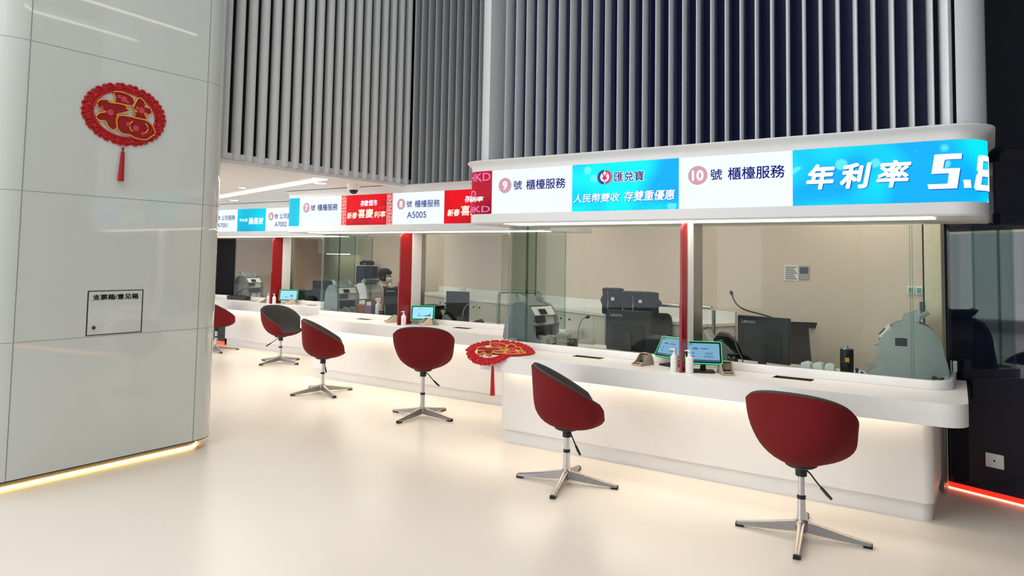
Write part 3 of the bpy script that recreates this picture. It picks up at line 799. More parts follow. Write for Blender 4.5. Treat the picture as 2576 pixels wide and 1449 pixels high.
# ================================================================== WALL ORNAMENTS
def curl(c, r, a0, turns, n=16, shrink=0.45):
    return [(c[0]+r*(1-(1-shrink)*i/n)*math.cos(a0+turns*2*PI*i/n), c[1]+r*(1-(1-shrink)*i/n)*math.sin(a0+turns*2*PI*i/n)) for i in range(n+1)]
FU = {  # blobs of the lucky character, in units of the ornament half axes
 'crown': [(-.30, .66), (-.24, .40), (-.36, .33), (-.02, .30), (.16, .32), (.21, .42), (.18, .58), (.06, .68), (-.12, .72)],
 'left': [(-.68, .20), (-.60, .32), (-.44, .36), (-.38, .29), (-.12, .31), (.02, .27), (.02, .19), (.10, .12), (-.10, -.02), (-.20, -.12), (-.20, -.55), (-.30, -.63), (-.42, -.50), (-.46, -.38), (-.62, -.38), (-.68, -.26), (-.60, -.12), (-.46, -.06), (-.64, .02)],
 'right': [(.20, .30), (.30, .62), (.42, .60), (.50, .44), (.48, .36), (.62, .34), (.66, .20), (.60, .10), (.48, .12), (.54, -.02), (.50, -.09), (.20, -.08), (.26, .02), (.18, .10), (.30, .14), (.18, .22)],
 'field': [(-.18, -.16), (-.04, -.08), (.20, -.08), (.50, -.11), (.68, -.24), (.78, -.50), (.68, -.66), (.54, -.80), (.30, -.80), (.14, -.72), (-.06, -.70), (-.18, -.52)]}
def smooth_loop(pts, n=4):
    out = []; K = len(pts)
    for i in range(K):
        p0, p1, p2, p3 = [Vector(pts[(i+j-1) % K]) for j in range(4)]
        for k in range(n):
            t = k/n
            out.append(0.5*((2*p1)+(-p0+p2)*t+(2*p0-5*p1+4*p2-p3)*t*t+(-p0+3*p1-3*p2+p3)*t**3))
    return out
def two_tone(o):
    o.data.materials.append(PINKORN)
    for p in o.data.polygons:
        if len(p.vertices) == 10: p.material_index = 1
    return o
def ornament(label, fn, A, B, tassel_pts):
    """fn maps (u, v, w) to the world; A, B half axes"""
    t = thing('lucky_ornament', label, 'decoration')
    N = 120
    # lace rim: an inner band, scrolls and loops
    rim = MB()
    def strip2(pts, r, flat=0.5, closed=False, mb=rim):
        mb.tube([fn(u*A, v*B, 0.006) for u, v in pts], r, 6, closed=closed, flat=1.0)
    for rad, r in ((0.735, 0.0075), (0.80, 0.004)):
        strip2([(rad*math.cos(2*PI*i/N), rad*math.sin(2*PI*i/N)) for i in range(N)], r, closed=True)
    rnd = random.Random(5)
    K = 38
    for i in range(K):
        a_ = 2*PI*i/K+rnd.uniform(-.03, .03)
        c1 = (0.925*math.cos(a_), 0.925*math.sin(a_))
        strip2(curl(c1, 0.075, a_+2.6, 1.3*(1 if i % 2 else -1)), 0.0055)
        a2 = a_+PI/K
        c2 = (0.845*math.cos(a2), 0.845*math.sin(a2))
        strip2(curl(c2, 0.062, a2, 1.25*(-1 if i % 2 else 1)), 0.0055)
    rim.obj('lace_rim', REDORN, t, smooth=True)
    ban = MB()
    for i in range(N):
        a0, a1 = 2*PI*i/N, 2*PI*(i+1)/N
        def P(r, a_, w_): return fn(r*A*math.cos(a_), r*B*math.sin(a_), w_)
        ri, ro = 0.74, 0.945+0.02*math.sin(20*a0)
        ban.add([P(ri, a0, 0.001), P(ro, a0, 0.001), P(ro, a1, 0.001), P(ri, a1, 0.001), P(ri, a0, 0.005), P(ro, a0, 0.005), P(ro, a1, 0.005), P(ri, a1, 0.005)],
                [(0, 3, 2, 1), (4, 5, 6, 7), (1, 2, 6, 5), (0, 4, 7, 3)])
    for i in range(16):
        a_ = 2*PI*i/16+0.2; c = (0.83*math.cos(a_), 0.83*math.sin(a_))
        ban.add([fn(c[0]*A+0.012*math.cos(2*PI*k/10), c[1]*B+0.012*math.sin(2*PI*k/10), 0.0085) for k in range(10)], [list(range(10))])
    two_tone(ban.obj('lace_band', REDDEEP, t))
    for key, pts in FU.items():
        sm_ = [Vector((p_.x*0.95-0.015, p_.y*0.92+0.035)) for p_ in smooth_loop(pts)]
        mb = MB(); n = len(sm_)
        mb.add([fn(p.x*A, p.y*B, 0.012) for p in sm_]+[fn(p.x*A, p.y*B, 0.003) for p in sm_], [list(range(n)), list(range(n, 2*n))[::-1]]+[(i, (i+1) % n, n+(i+1) % n, n+i) for i in range(n)])
        cx_ = sum(p.x for p in sm_)/n; cy2 = sum(p.y for p in sm_)/n
        q_ = 1.0 if key in ('left', 'field') else 0.55
        for dx, dy, rr in ((0, 0, .022), (-.20*q_, .10*q_, .013), (.16*q_, -.14*q_, .011)):
            if key == 'left' and dx > 0: continue
            mb.add([fn((cx_+dx)*A+rr*math.cos(2*PI*k/10), (cy2+dy)*B+rr*math.sin(2*PI*k/10), 0.0135) for k in range(10)], [list(range(10))])
        c_ = two_tone(mb.obj('character_piece', REDDEEP, t))
        g_ = MB().tube([fn(p.x*A, p.y*B, 0.013) for p in sm_], 0.0042, 6, closed=True)
        if key == 'field':
            for sx, cx_ in ((1, 0.16), (-1, 0.48)):
                pts2 = [(cx_+sx*(-.11+.0)*math.cos(q_)*1.0+sx*0.05, -.33+0.17*math.sin(q_)) for q_ in [x*PI/10-PI*0.42 for x in range(0, 9)]]
                g_.tube([fn(u*A, v*B, 0.013) for u, v in pts2], 0.0042, 6)
        g_.obj('gold_outline', GOLD, c_, smooth=True)
    tp = [Vector(p) for p in tassel_pts]
    MB().tube(tp[:2]+[tp[1]+(tp[2]-tp[1])*0.1, tp[2]], [0.0035, 0.009, 0.012, 0.0195], 12).obj('tassel', TASSEL, t, smooth=True)
    return t
fnw = plane_fn((PX, 2.607, 2.472), (0, 1, 0), (0, 0, 1))
ornament('round red lace ornament with a gold-edged lucky character, hung on the white glass wall', fnw, 0.300, 0.222,
         [(PX+0.014, 2.600, 2.245), (PX+0.014, 2.598, 2.225), (PX+0.018, 2.590, 2.00)])
def drape(u, v, w):
    # lies on the worktop end; what reaches past the front edge or the end sags over it
    ca, sa = math.cos(math.radians(35)), math.sin(math.radians(35))
    x = -3.325+u*ca-v*sa; y = 4.79+u*sa+v*ca; z = ZW+0.003+w+0.30*max(0.0, v-0.02)
    over = max(0.0, (4.66-y)); 
    if over > 0: y = 4.66-over*0.45-0.004; z -= over*0.75
    ox = max(0.0, -3.49-x)
    if ox > 0: z += 0.02*ox
    return Vector((x, y, z))
ornament('red lace ornament lying over the left end of the near counter, tassel hanging down', drape, 0.285, 0.235,
         [(-3.262, 4.60, 0.675), (-3.262, 4.60, 0.655), (-3.258, 4.60, 0.435)])

# ================================================================== WALL FITTINGS
t = thing('suggestion_box', 'flush white hatch with black frame line and black lettering in the white glass wall', 'suggestion box', (PX, 2.608, 1.083))
MB().box(-0.01, 0.0012, -0.187, 0.187, -0.148, 0.150).obj('door', PILLAR, t)
mb = MB()
for a_ in (-0.187, 0.187): mb.box(0.0, 0.002, a_-0.0035, a_+0.0035, -0.151, 0.152)
for a_ in (-0.148, 0.150): mb.box(0.0, 0.002, -0.19, 0.19, a_-0.0028, a_+0.0028)
mb.obj('frame_line', BLACKEDGE, t)
fnb = plane_fn((0.0012, 0, 0), (0, 1, 0), (0, 0, 1))
word(t, fnb, '支票箱/意见箱', -0.158, 0.155, 0.088, 0.127, T_BLACK, 0.02)
MB().lathe([(0.012, 0), (0.012, 0.006), (0.009, 0.009)], 20, tr(0, -0.142, -0.098) @ ry(PI/2)).obj('lock', DGREY, t, smooth=True)
t = thing('wall_outlet', 'white square outlet plate low on the black glass wall', 'outlet', dw(0.314, 0.0, 0.242), DA)
MB().box(-0.053, 0.053, -0.010, -0.001, -0.045, 0.045).obj('face_plate', WHITEP, t, bevel=0.003)
MB().lathe([(0.006, 0), (0.006, 0.002)], 12, tr(0, -0.010, 0) @ rx(PI/2)).obj('socket', BLACKP, t)
t = thing('dome_camera', 'white dome security camera with dark lens under the ceiling edge', 'camera', (-5.84, 5.52, 2.30))
MB().lathe([(0.075, 0), (0.075, -0.03), (0.06, -0.062), (0.05, -0.07)], 28).obj('housing', WHITEP, t, smooth=True)
MB().lathe([(0.05, -0.062), (0.048, -0.08), (0.036, -0.103), (0.015, -0.113), (0.001, -0.115)], 28).obj('lens_dome', BLACKG, t, smooth=True)
for (x, y, z, r, lab) in ((-6.133, 5.30, 2.30, 0.08, 'round ceiling downlight beside the dome camera'), (-7.45, 5.254, 2.30, 0.05, 'small round ceiling downlight above the long light slot'), (-9.30, 6.43, 2.30, 0.07, 'round ceiling downlight over the far counter')):
    t = thing('downlight', lab, 'ceiling light', (x, y, z), 0, 'ceiling downlights')
    MB().lathe([(r*0.8, 0), (r*0.8, -0.004), (r, -0.006), (r*1.12, -0.001), (r*1.12, 0)], 28).obj('trim_ring', WHITEP, t, smooth=True)
    MB().lathe([(r*0.78, -0.0045), (r*0.001, -0.0045)], 28).obj('diffuser', LAMPW, t)
sl = bpy.data.lights.new('downlight_beam', 'SPOT'); sl.energy = 30; sl.spot_size = math.radians(95); sl.spot_blend = 0.6; sl.shadow_soft_size = 0.06; sl.color = (1.0, 0.93, 0.84)
so = bpy.data.objects.new('downlight_beam', sl); so.location = (-6.133, 5.30, 2.28); C.objects.link(so)
ang = math.atan2(0.95, -3.2)
t = thing('linear_ceiling_light', 'long slanting light slot in the white ceiling over the waiting area', 'ceiling light', (-7.45, 5.48, 2.298), ang)
MB().box(-1.75, 1.75, -0.085, 0.085, -0.006, 0.0).obj('diffuser', LAMPW, t)
MB().box(-1.76, 1.76, 0.085, 0.095, -0.008, 0.0).box(-1.76, 1.76, -0.095, -0.085, -0.008, 0.0).obj('trim', WHITEP, t)
for x, y0, y1, lab in ((-2.50, 2.0, 4.05, 'slim pendant light bar reflected lower in the white glass wall'), (-3.30, 2.0, 4.35, 'slim pendant light bar reflected higher in the white glass wall')):
    t = thing('pendant_light_bar', lab, 'ceiling light', (x, (y0+y1)/2, 3.80), 0, 'pendant light bars')
    L_ = (y1-y0)/2
    MB().box(-0.035, 0.035, -L_, L_, 0.0, 0.05).obj('housing', WHITEP, t, bevel=0.006)
    MB().box(-0.028, 0.028, -L_+.01, L_-.01, -0.004, 0.0).obj('diffuser', LAMPW, t)
    MB().tube([(0, -L_*.7, 0.05), (0, -L_*.7, 3.20)], 0.0025, 6).tube([(0, L_*.7, 0.05), (0, L_*.7, 3.20)], 0.0025, 6).obj('suspension_wire', STEEL, t)

# ================================================================== ON THE COUNTERS
def pin_pad(label, x, y, face, mat, group='PIN pads on the counters'):
    """hooded keypad; its open low end points along face"""
    t = thing('pin_pad', label, 'PIN pad', (x, y, ZW), math.radians(face-270), group)
    t.scale = (0.88, 0.88, 0.88)
    # local: customer side is -y
    wv = lambda y_: 0.046+0.010*(y_+0.08)/0.16
    rows = []
    for yy, h in ((-0.085, 0.022), (-0.065, 0.026), (-0.042, 0.034), (-0.02, 0.049), (0.0, 0.067), (0.02, 0.083), (0.038, 0.092), (0.055, 0.095), (0.070, 0.088), (0.084, 0.068), (0.094, 0.036), (0.096, 0.010)):
        w_ = wv(yy)
        rows.append([Vector((-w_*0.96, yy, 0)), Vector((-w_, yy, h*0.35)), Vector((-w_*0.93, yy, h*0.9)), Vector((-w_*0.86, yy, h)), Vector((-w_*0.78, yy, h*0.97)), Vector((-w_*0.76, yy, 0.016)),
                     Vector((w_*0.76, yy, 0.016)), Vector((w_*0.78, yy, h*0.97)), Vector((w_*0.86, yy, h)), Vector((w_*0.93, yy, h*0.9)), Vector((w_, yy, h*0.35)), Vector((w_*0.96, yy, 0))])
    mb = MB().grid(rows, True); n = len(mb.v)
    mb.f.append(list(range(12))); mb.f.append(list(range(n-12, n))[::-1])
    # hood: closed back of the shield
    rr = []
    for yy, h in ((0.036, 0.091), (0.05, 0.097), (0.062, 0.094), (0.074, 0.083), (0.086, 0.062), (0.094, 0.036)):
        w_ = wv(yy)*0.88; rr.append([Vector((-w_, yy, h*0.97)), Vector((-w_*0.5, yy, h*1.02)), Vector((w_*0.5, yy, h*1.02)), Vector((w_, yy, h*0.97))])
    mb.grid(rr)
    mb.box(-0.041, 0.041, 0.056, 0.064, 0.015, 0.080)
    mb.obj('shield_body', mat, t, smooth=True)
    MB().box(-0.034, 0.034, 0.015, 0.054, 0.016, 0.030).obj('display', DSCREEN, t)
    MB().box(-0.037, 0.037, -0.072, 0.012, 0.014, 0.020).obj('key_bed', DGREY, t)
    for r in range(4):
        for c in range(3):
            MB().cbox((-0.023+0.023*c, -0.058+0.018*r, 0.0215), (0.017, 0.012, 0.005)).obj('key', mat, t, bevel=0.0015)
    return t
pin_pad('khaki hooded PIN pad left of the divider, at window 9', -2.150, 4.925, -100, BEIGEP)
pin_pad('khaki hooded PIN pad right of the divider, at window 10', -1.520, 4.905, -62, BEIGEP)
pin_pad('cream hooded PIN pad left of the divider, at window 7', -5.83, 6.16, -122, CREAMP)
pin_pad('cream hooded PIN pad below the blue screen, at window 8', -5.30, 6.13, -105, CREAMP)
pin_pad('tan hooded PIN pad left of the farthest divider', -9.62, 7.28, -150, M('tan_plastic', (150, 112, 84), 0.5))
pin_pad('cream hooded PIN pad right of the farthest divider', -9.06, 7.30, -110, CREAMP)
def pump_bottle(label, x, y, mat, z=ZW, s=1.0, rot=0.0, band=True):
    t = thing('sanitizer_bottle', label, 'bottle', (x, y, z), rot, 'white pump bottles')
    t.scale = (s, s, s)
    MB().lathe([(0.001, 0), (0.024, 0), (0.027, 0.004), (0.027, 0.095), (0.024, 0.106), (0.014, 0.112), (0.012, 0.116)], 24).obj('body', mat, t, smooth=True)
    MB().lathe([(0.0125, 0.113), (0.0125, 0.128), (0.009, 0.130), (0.005, 0.131), (0.0045, 0.146)], 18).obj('neck_cap', WHITEP, t, smooth=True)
    mb = MB().lathe([(0.010, 0.145), (0.011, 0.150), (0.009, 0.156), (0.001, 0.158)], 16)
    mb.tube([(0.0, 0, 0.151), (-0.020, 0, 0.152), (-0.032, 0, 0.148)], [0.006, 0.005, 0.004], 8)
    mb.obj('pump_head', WHITEP, t, smooth=True)
    if band:
        pts = [(0.0274*math.cos(a_), 0.0274*math.sin(a_)) for a_ in [math.radians(-150+6*i) for i in range(20)]]
        ribbon(MB(), pts, 0.0006, 0.03, 0.08).obj('label_band', PAPER, t)
    return t
pump_bottle('white pump bottle directly left of the divider of window 10', -1.853, 4.800, WHITEP, band=False)
pump_bottle('white pump bottle directly right of the divider, by the window 10 screen', -1.742, 4.790, WHITEP, band=False)
pump_bottle('white pump bottle right of the middle divider, by the window 8 screen', -5.475, 5.985, WHITEP, rot=0.4)
pump_bottle('white pump bottle just left of the farthest divider', -9.425, 7.19, WHITEP)
pump_bottle('white pump bottle just right of the farthest divider', -9.30, 7.20, WHITEP)
def tablet(label, x, y, face, tilt, scr, kind, z=ZW, stand=True, wd=0.25, hd=0.168, lift=0.055):
    t = thing('customer_screen', label, 'screen', (x, y, z), math.radians(face-270), 'tilted customer screens')
    m = tr(0, 0, lift) @ rx(-math.radians(tilt))     # screen leans back towards +y
    a_, b_ = wd/2, hd
    rim = rrect(-a_, a_, 0, b_, 0.012)
    Q = Matrix(((1, 0, 0, 0), (0, 0, -1, 0), (0, 1, 0, 0), (0, 0, 0, 1)))   # x,y,z -> x,-z,y
    MB().prism(rim, -0.014, 0.0, m @ Q).obj('case', BLACKP, t)
    MB().prism(rrect(-a_+.005, a_-.005, .005, b_-.005, .009), 0.0003, 0.0016, m @ Q).obj('bezel', BLACKG, t)
    mb = MB(); n = len(rim); inner = rrect(-a_+.005, a_-.005, .005, b_-.005, .009)
    vs = [(p[0], p[1], 0.0022) for p in rim]+[(p[0], p[1], 0.0022) for p in inner]+[(p[0], p[1], -0.004) for p in rim]
    mb.add(vs, [(i, (i+1) % n, n+(i+1) % n, n+i) for i in range(n)]+[(2*n+i, 2*n+(i+1) % n, (i+1) % n, i) for i in range(n)], m @ Q)
    mb.obj('glowing_rim', GREENGLOW, t)
    s_ = MB().prism([(-a_+.017, .017), (a_-.017, .017), (a_-.017, b_-.017), (-a_+.017, b_-.017)], 0.0018, 0.0024, m @ Q).obj('display', scr, t)
    U = (m @ Vector((1, 0, 0)))-(m @ Vector((0, 0, 0))); V = (m @ Vector((0, 0, 1)))-(m @ Vector((0, 0, 0)))
    f = plane_fn(m @ Vector((0, 0, 0)), U, V)
    def bar(x0, x1, y0, y1, mt=INK):
        place(flat_shape([[(0, 0), (1, 0), (1, 1), (0, 1)]]), x0, x1, y0, y1, f, mt, s_, 'screen_text', lift=0.0026, th=0.0002)
    if kind == 'form':
        bar(-a_+.017, a_-.017, .017, .030, SCR_D)
        bar(-a_+.02, -a_+.052, b_-.027, b_-.022)
        bar(-.070, -.036, b_*.63, b_*.63+.010); bar(-.018, .034, b_*.645, b_*.645+.006)
        bar(-.075, -.062, b_*.43, b_*.43+.008); bar(.012, .062, b_*.45, b_*.45+.005); bar(.008, .062, b_*.38, b_*.38+.003)
        bar(-.078, -.058, b_*.30, b_*.30+.005); bar(.0, .070, b_*.29, b_*.29+.005)
    if kind == 'city':
        xs = [-.05, -.046, -.044, -.040, -.038, -.030, .02, .03, .032, .05, .054, .075, .078, .088, .09, .094]
        prof = [0, .006, .006, .05, .006, .003, .003, .010, .006, .012, .008, .020, .010, .045, .012, 0]
        place(flat_shape([[(-.052, 0), (.094, 0)]+[(x_, h) for x_, h in zip(xs, prof)][::-1]]), -.052, .094, .048, .10, f, INK, s_, 'screen_picture', lift=0.0026, th=0.0002)
        bar(-.055, -.01, .128, .131)
    if kind == 'blobs':
        bar(-.055, -.035, .05, .062); bar(-.02, .0, .046, .056); bar(.03, .042, .06, .09); bar(.05, .07, .075, .09); bar(.055, .066, .05, .075)
    if stand:
        MB().tube([(0, 0.075, 0.006), (0, 0.07, 0.035), (0, 0.055, 0.10)], [0.022, 0.019, 0.017], 10).obj('stand', BLACKP, t, smooth=True)
        MB().prism(rrect(-.075, .075, -.01, .12, .02), 0, 0.012).obj('base', BLACKP, t, bevel=0.003)
    return t
tablet('green-rimmed tilted screen left of the divider, at window 9', -1.985, 4.985, -112, 32, SCR_B, 'form', lift=0.062)
tablet('green-rimmed tilted screen right of the divider, at window 10', -1.662, 4.855, -66, 30, SCR_B, 'form', lift=0.062)
tablet('green-rimmed screen showing a skyline picture, at window 8', -5.375, 6.185, -62, 14, SCR_C, 'city', lift=0.05, wd=0.27)
tablet('green-rimmed screen seen almost edge on, at window 7', -5.69, 6.17, -150, 24, SCR_B, '', lift=0.03)
tablet('green-rimmed pale screen at the farthest divider, window 6', -9.17, 7.36, -60, 12, SCR_C, 'blobs', lift=0.05, wd=0.30, hd=0.175)
for x, y, lab in ((-5.235, 6.25, 'small round steel dish right of the window 8 PIN pad'), (-8.93, 7.36, 'small round steel dish on the farthest counter')):
    t = thing('coin_dish', lab, 'dish', (x, y, ZW))
    MB().lathe([(0.001, 0), (0.036, 0), (0.038, 0.003), (0.038, 0.016), (0.035, 0.017), (0.034, 0.004), (0.001, 0.003)], 28).obj('dish', STEEL, t, smooth=True)
    MB().lathe([(0.001, 0.0035), (0.032, 0.0035), (0.031, 0.009), (0.001, 0.011)], 24).obj('sponge', DGREY, t, smooth=True)

# ================================================================== BEHIND THE GLASS: FURNITURE
WROT = BA
ORD = ('at the right end', 'second from the right end', 'third from the right end', 'fourth from the right end', 'fifth from the right end', 'sixth from the right end', '', '', 'under the computer tower at the far left')
for k in (0, 1, 2, 3, 4, 5, 8):
    s0 = 1.78+0.95*k
    p = bw(s0+0.475, 0.005)
    t = thing('low_cabinet', '', 'cabinet', p, WROT, 'low white cabinets along the rear wall')
    t['label'] = 'white low cabinet unit '+ORD[k]+' of the rear wall run' if k < 8 else 'white low cabinet unit '+ORD[k]
    MB().box(-0.474, 0.474, -0.43, 0, 0.06, 0.934).obj('carcass', CABW, t)
    MB().box(-0.46, 0.46, -0.40, 0, 0.0, 0.06).obj('plinth', DGREY, t)
    for sx in (-1, 1):
        d = MB().box(0.002 if sx > 0 else -0.472, 0.472 if sx > 0 else -0.002, -0.448, -0.431, 0.07, 0.93).obj('door', CABW, t, bevel=0.002)
        MB().lathe([(0.011, 0), (0.009, 0.012)], 14, tr(sx*0.40, -0.448, 0.86) @ rx(PI/2)).obj('knob', BLACKP, d)
p = bw(1.76, 0.005)
t = thing('cabinet_worktop', 'long continuous pale stone top over the run of low cabinets by the rear wall', 'worktop', p, WROT)
MB().box(-5.74, 0.0, -0.46, 0, 0.935, 0.965).obj('slab', WHITE, t, bevel=0.004)
MB().box(-5.74, 0.0, -0.012, 0, 0.966, 1.06).obj('splashback', WHITE, t)
t = thing('cabinet_worktop', 'short pale stone top under the computer tower at the far left', 'worktop', bw(9.36, 0.005), WROT)
MB().box(-0.99, 0.0, -0.46, 0, 0.935, 0.965).obj('slab', WHITE, t, bevel=0.004)
MB().box(-0.99, 0.0, -0.012, 0, 0.966, 1.06).obj('splashback', WHITE, t)
p = bw(11.6, 0.005)
t = thing('wall_cabinet', 'white wall cabinet with a lit underside, high on the rear wall', 'cabinet', p, WROT)
MB().box(-0.75, 0.62, -0.36, 0, 1.545, 2.05).obj('carcass', CABW, t)
for x0 in (-0.745, -0.05): 
    d = MB().box(x0, x0+0.66, -0.378, -0.361, 1.55, 2.045).obj('door', CABW, t, bevel=0.003)
    MB().lathe([(0.009, 0), (0.008, 0.01)], 12, tr(x0+0.36, -0.378, 1.60) @ rx(PI/2)).obj('knob', BLACKP, d)
MB().box(-0.72, 0.60, -0.20, -0.17, 1.535, 1.545).obj('under_light', WARMSTRIP, t)
def rail(label, pts, r=0.022, plates=()):
    t = thing('guard_rail', label, 'rail', pts[0])
    o = Vector(pts[0])
    MB().tube([Vector(p_)-o for p_ in pts], r, 14).obj('tube', STEEL, t, smooth=True)
    for pl in plates: MB().lathe([(0.05, 0), (0.05, 0.006), (0.03, 0.012)], 20, tr(*(Vector(pl)-o))).obj('floor_plate', STEEL, t, smooth=True)
    return t
rail('satin steel hoop rail standing at the right end of the middle desk', [(-4.52, 6.47, 0.741), (-4.52, 6.47, 1.10), (-4.515, 6.48, 1.128), (-4.49, 6.50, 1.14), (-4.20, 6.62, 1.14), (-4.12, 6.65, 1.135), (-4.10, 6.66, 1.11), (-4.10, 6.66, 0.741)], 0.019, [(-4.52, 6.47, 0.741), (-4.10, 6.66, 0.741)])
rail('horizontal satin steel rail behind the jackets, ends bent down to the floor', [(-3.05, 6.14, 0.001), (-3.05, 6.14, 1.09), (-3.03, 6.14, 1.11), (-2.2, 6.10, 1.11), (-2.02, 6.09, 1.11), (-2.0, 6.09, 1.09), (-2.0, 6.09, 0.001)], 0.016)
# partition and door frame at the right end of the staff room
p = bw(0.03, 0.012)
t = thing('door_jamb', 'cream door jamb with a dark gap, at the right end of the beige wall', 'door frame', p, WROT)
MB().box(-0.055, 0.06, -0.05, 0, 0.0, 2.3).obj('jamb', M('cream_paint', (220, 208, 184), 0.5), t, bevel=0.004)
MB().box(-0.075, -0.056, -0.03, 0, 0.0, 2.3).obj('dark_gap', BLACKP, t)
MB().box(-0.085, -0.055, -0.062, -0.03, 1.16, 1.25).obj('lock_case', M('teal_grey_metal', (70, 96, 100), 0.35, metal=0.6), t, bevel=0.004)
for s_, lab in ((0.205, 'white wall switch, the left of the pair beside the door jamb'), (0.148, 'white wall switch, the right of the pair beside the door jamb')):
    t = thing('light_switch', lab, 'switch', bw(s_, 0.001, 1.325), WROT, 'switches by the door jamb')
    MB().box(-0.025, 0.025, -0.010, 0, -0.028, 0.028).obj('face_plate', WHITEP, t, bevel=0.003)
    MB().box(-0.016, 0.016, -0.014, -0.010, -0.019, 0.019).obj('rocker', M('teal_rocker', (120, 160, 160), 0.4), t, bevel=0.002)
for s0, wd, z0, z1, mt, lab, n in ((1.19, 0.135, 1.36, 1.49, PAPER, 'crumpled printed paper notice taped to the rear wall', 7), (1.07, 0.10, 1.37, 1.485, PAPER2, 'small notice with a dark picture taped right of the paper notice', 2)):
    t = thing('paper_notice', lab, 'notice', bw(s0, 0.003, z0), WROT, 'notices on the rear wall')
    MB().box(-wd/2, wd/2, -0.0012, 0.0, 0, z1-z0).obj('sheet', mt, t)
    mb = MB()
    if n > 3:
        for i in range(n): mb.box(-wd/2+0.012, wd/2-0.015-0.012*(i % 3), -0.0018, -0.0012, 0.012+i*0.016, 0.019+i*0.016)
    else: mb.box(-wd/2+0.012, wd/2-0.012, -0.0018, -0.0012, 0.05, (z1-z0)-0.012)
    mb.obj('printing', M('violet_ink', (92, 88, 116), 0.7), t)
rnd = random.Random(11)
def office_chair(label, x, y, rot):
    t = thing('office_chair', label, 'chair', (x, y, 0), rot, 'black staff chairs')
    rows = []
    outer = rrect(-0.24, 0.24, 0.56, 1.03, 0.06, 6); inner = rrect(-0.20, 0.20, 0.60, 0.985, 0.045, 6)
    f = lambda p_, d: Vector((p_[0], 0.24-0.10*(p_[0]/0.24)**2+d+0.05*(p_[1]-0.56), p_[1]))
    n = len(outer); vs = [f(p_, 0) for p_ in outer]+[f(p_, 0) for p_ in inner]+[f(p_, 0.03) for p_ in outer]+[f(p_, 0.03) for p_ in inner]
    fs = []
    for i in range(n):
        j = (i+1) % n
        fs += [(i, j, n+j, n+i), (2*n+i, 3*n+i, 3*n+j, 2*n+j), (i, 2*n+i, 2*n+j, j), (n+i, n+j, 3*n+j, 3*n+i)]
    MB().add(vs, fs).obj('back_frame', BLACKP, t, smooth=True)
    g = []
    for k in range(9):
        z = 0.59+0.40*k/8; g.append([f((-0.215+0.43*i/10, z), 0.012) for i in range(11)])
    g2 = [[p_+Vector((0, 0.006, 0)) for p_ in r] for r in g]
    MB().grid(g).grid(g2).obj('mesh_back', MESHB, t, smooth=True)
    MB().prism(rrect(-0.25, 0.25, -0.25, 0.22, 0.07), 0.44, 0.51).obj('seat', MESHB, t, bevel=0.02, smooth=True)
    MB().box(-0.03, 0.03, 0.18, 0.30, 0.42, 0.60).obj('back_bracket', BLACKP, t)
    MB().lathe([(0.025, 0.07), (0.025, 0.44)], 16).obj('gas_column', BLACKP, t, smooth=True)
    for k in range(5):
        a_ = 2*PI*k/5
        lg = MB().tube([(0.02*math.cos(a_), 0.02*math.sin(a_), 0.10), (0.30*math.cos(a_), 0.30*math.sin(a_), 0.065)], [0.022, 0.014], 8).obj('leg', BLACKP, t, smooth=True)
        MB().lathe([(0.027, -0.012), (0.027, 0.012)], 16, tr(0.30*math.cos(a_), 0.30*math.sin(a_), 0.027) @ rz(a_) @ rx(PI/2)).obj('caster', BLACKP, lg)
    return t
office_chair('black mesh-backed staff chair behind the window 10 monitor', -1.22, 5.93, math.radians(22)+PI*0)
office_chair('black staff chair under the hanging dark jackets', -2.63, 5.97, math.radians(5))
office_chair('black staff chair with the seated teller', -8.15, 8.44, math.radians(-60))

# ---- monitors
def monitor(label, x, y, face, z=ZW, wd=0.50, hd=0.31, lift=0.06, word_=True, mic=False):
    """face: direction the screen looks; we see its back from the other side"""
    t = thing('monitor', label, 'monitor', (x, y, z), math.radians(face-270), 'monitors on the desks')
    MB().box(-wd/2, wd/2, -0.012, 0.022, lift, lift+hd).obj('back_shell', BLACKP, t, bevel=0.008)
    MB().box(-wd/2+.012, wd/2-.012, -0.0145, -0.0125, lift+.02, lift+hd-.012).obj('display', DSCREEN, t)
    MB().box(-wd*.36, wd*.36, 0.022, 0.028, lift+.03, lift+hd*0.66).obj('rear_housing', M('black_matt', (14, 14, 18), 0.6), t, bevel=0.006)
    MB().box(-0.03, 0.03, 0.02, 0.04, 0.008, lift+hd*0.45).obj('stand_neck', BLACKP, t, bevel=0.004)
    MB().prism(rrect(-0.11, 0.11, -0.08, 0.12, 0.03), 0.0, 0.010).obj('stand_base', BLACKP, t, bevel=0.003)
    if word_:
        f = plane_fn((0, 0.0222, 0), (-1, 0, 0), (0, 0, 1))
        word(t, f, 'Lenovo', -wd/2+.035, -wd/2+.145, lift+hd-.055, lift+hd-.025, T_GREY, 0.02)
    return t
monitor('black monitor seen from behind at window 9, under the jackets', -2.515, 5.50, 92, wd=0.40, hd=0.33, lift=0.02)
monitor('black monitor seen from behind at window 10, with a curved cable above', -1.40, 5.40, 78, wd=0.40, hd=0.33, lift=0.04)
monitor('black monitor seen from behind, left of the middle divider', -6.16, 6.62, 120, wd=0.36, hd=0.35, lift=0.03)
monitor('dark monitor turned sideways, right half of the middle desk', -5.21, 6.62, 100, wd=0.30, hd=0.35, lift=0.02, word_=False)
monitor('dark blue monitor at the right end of the farthest desk', -9.06, 7.95, 110, wd=0.34, hd=0.33, lift=0.03, word_=False)

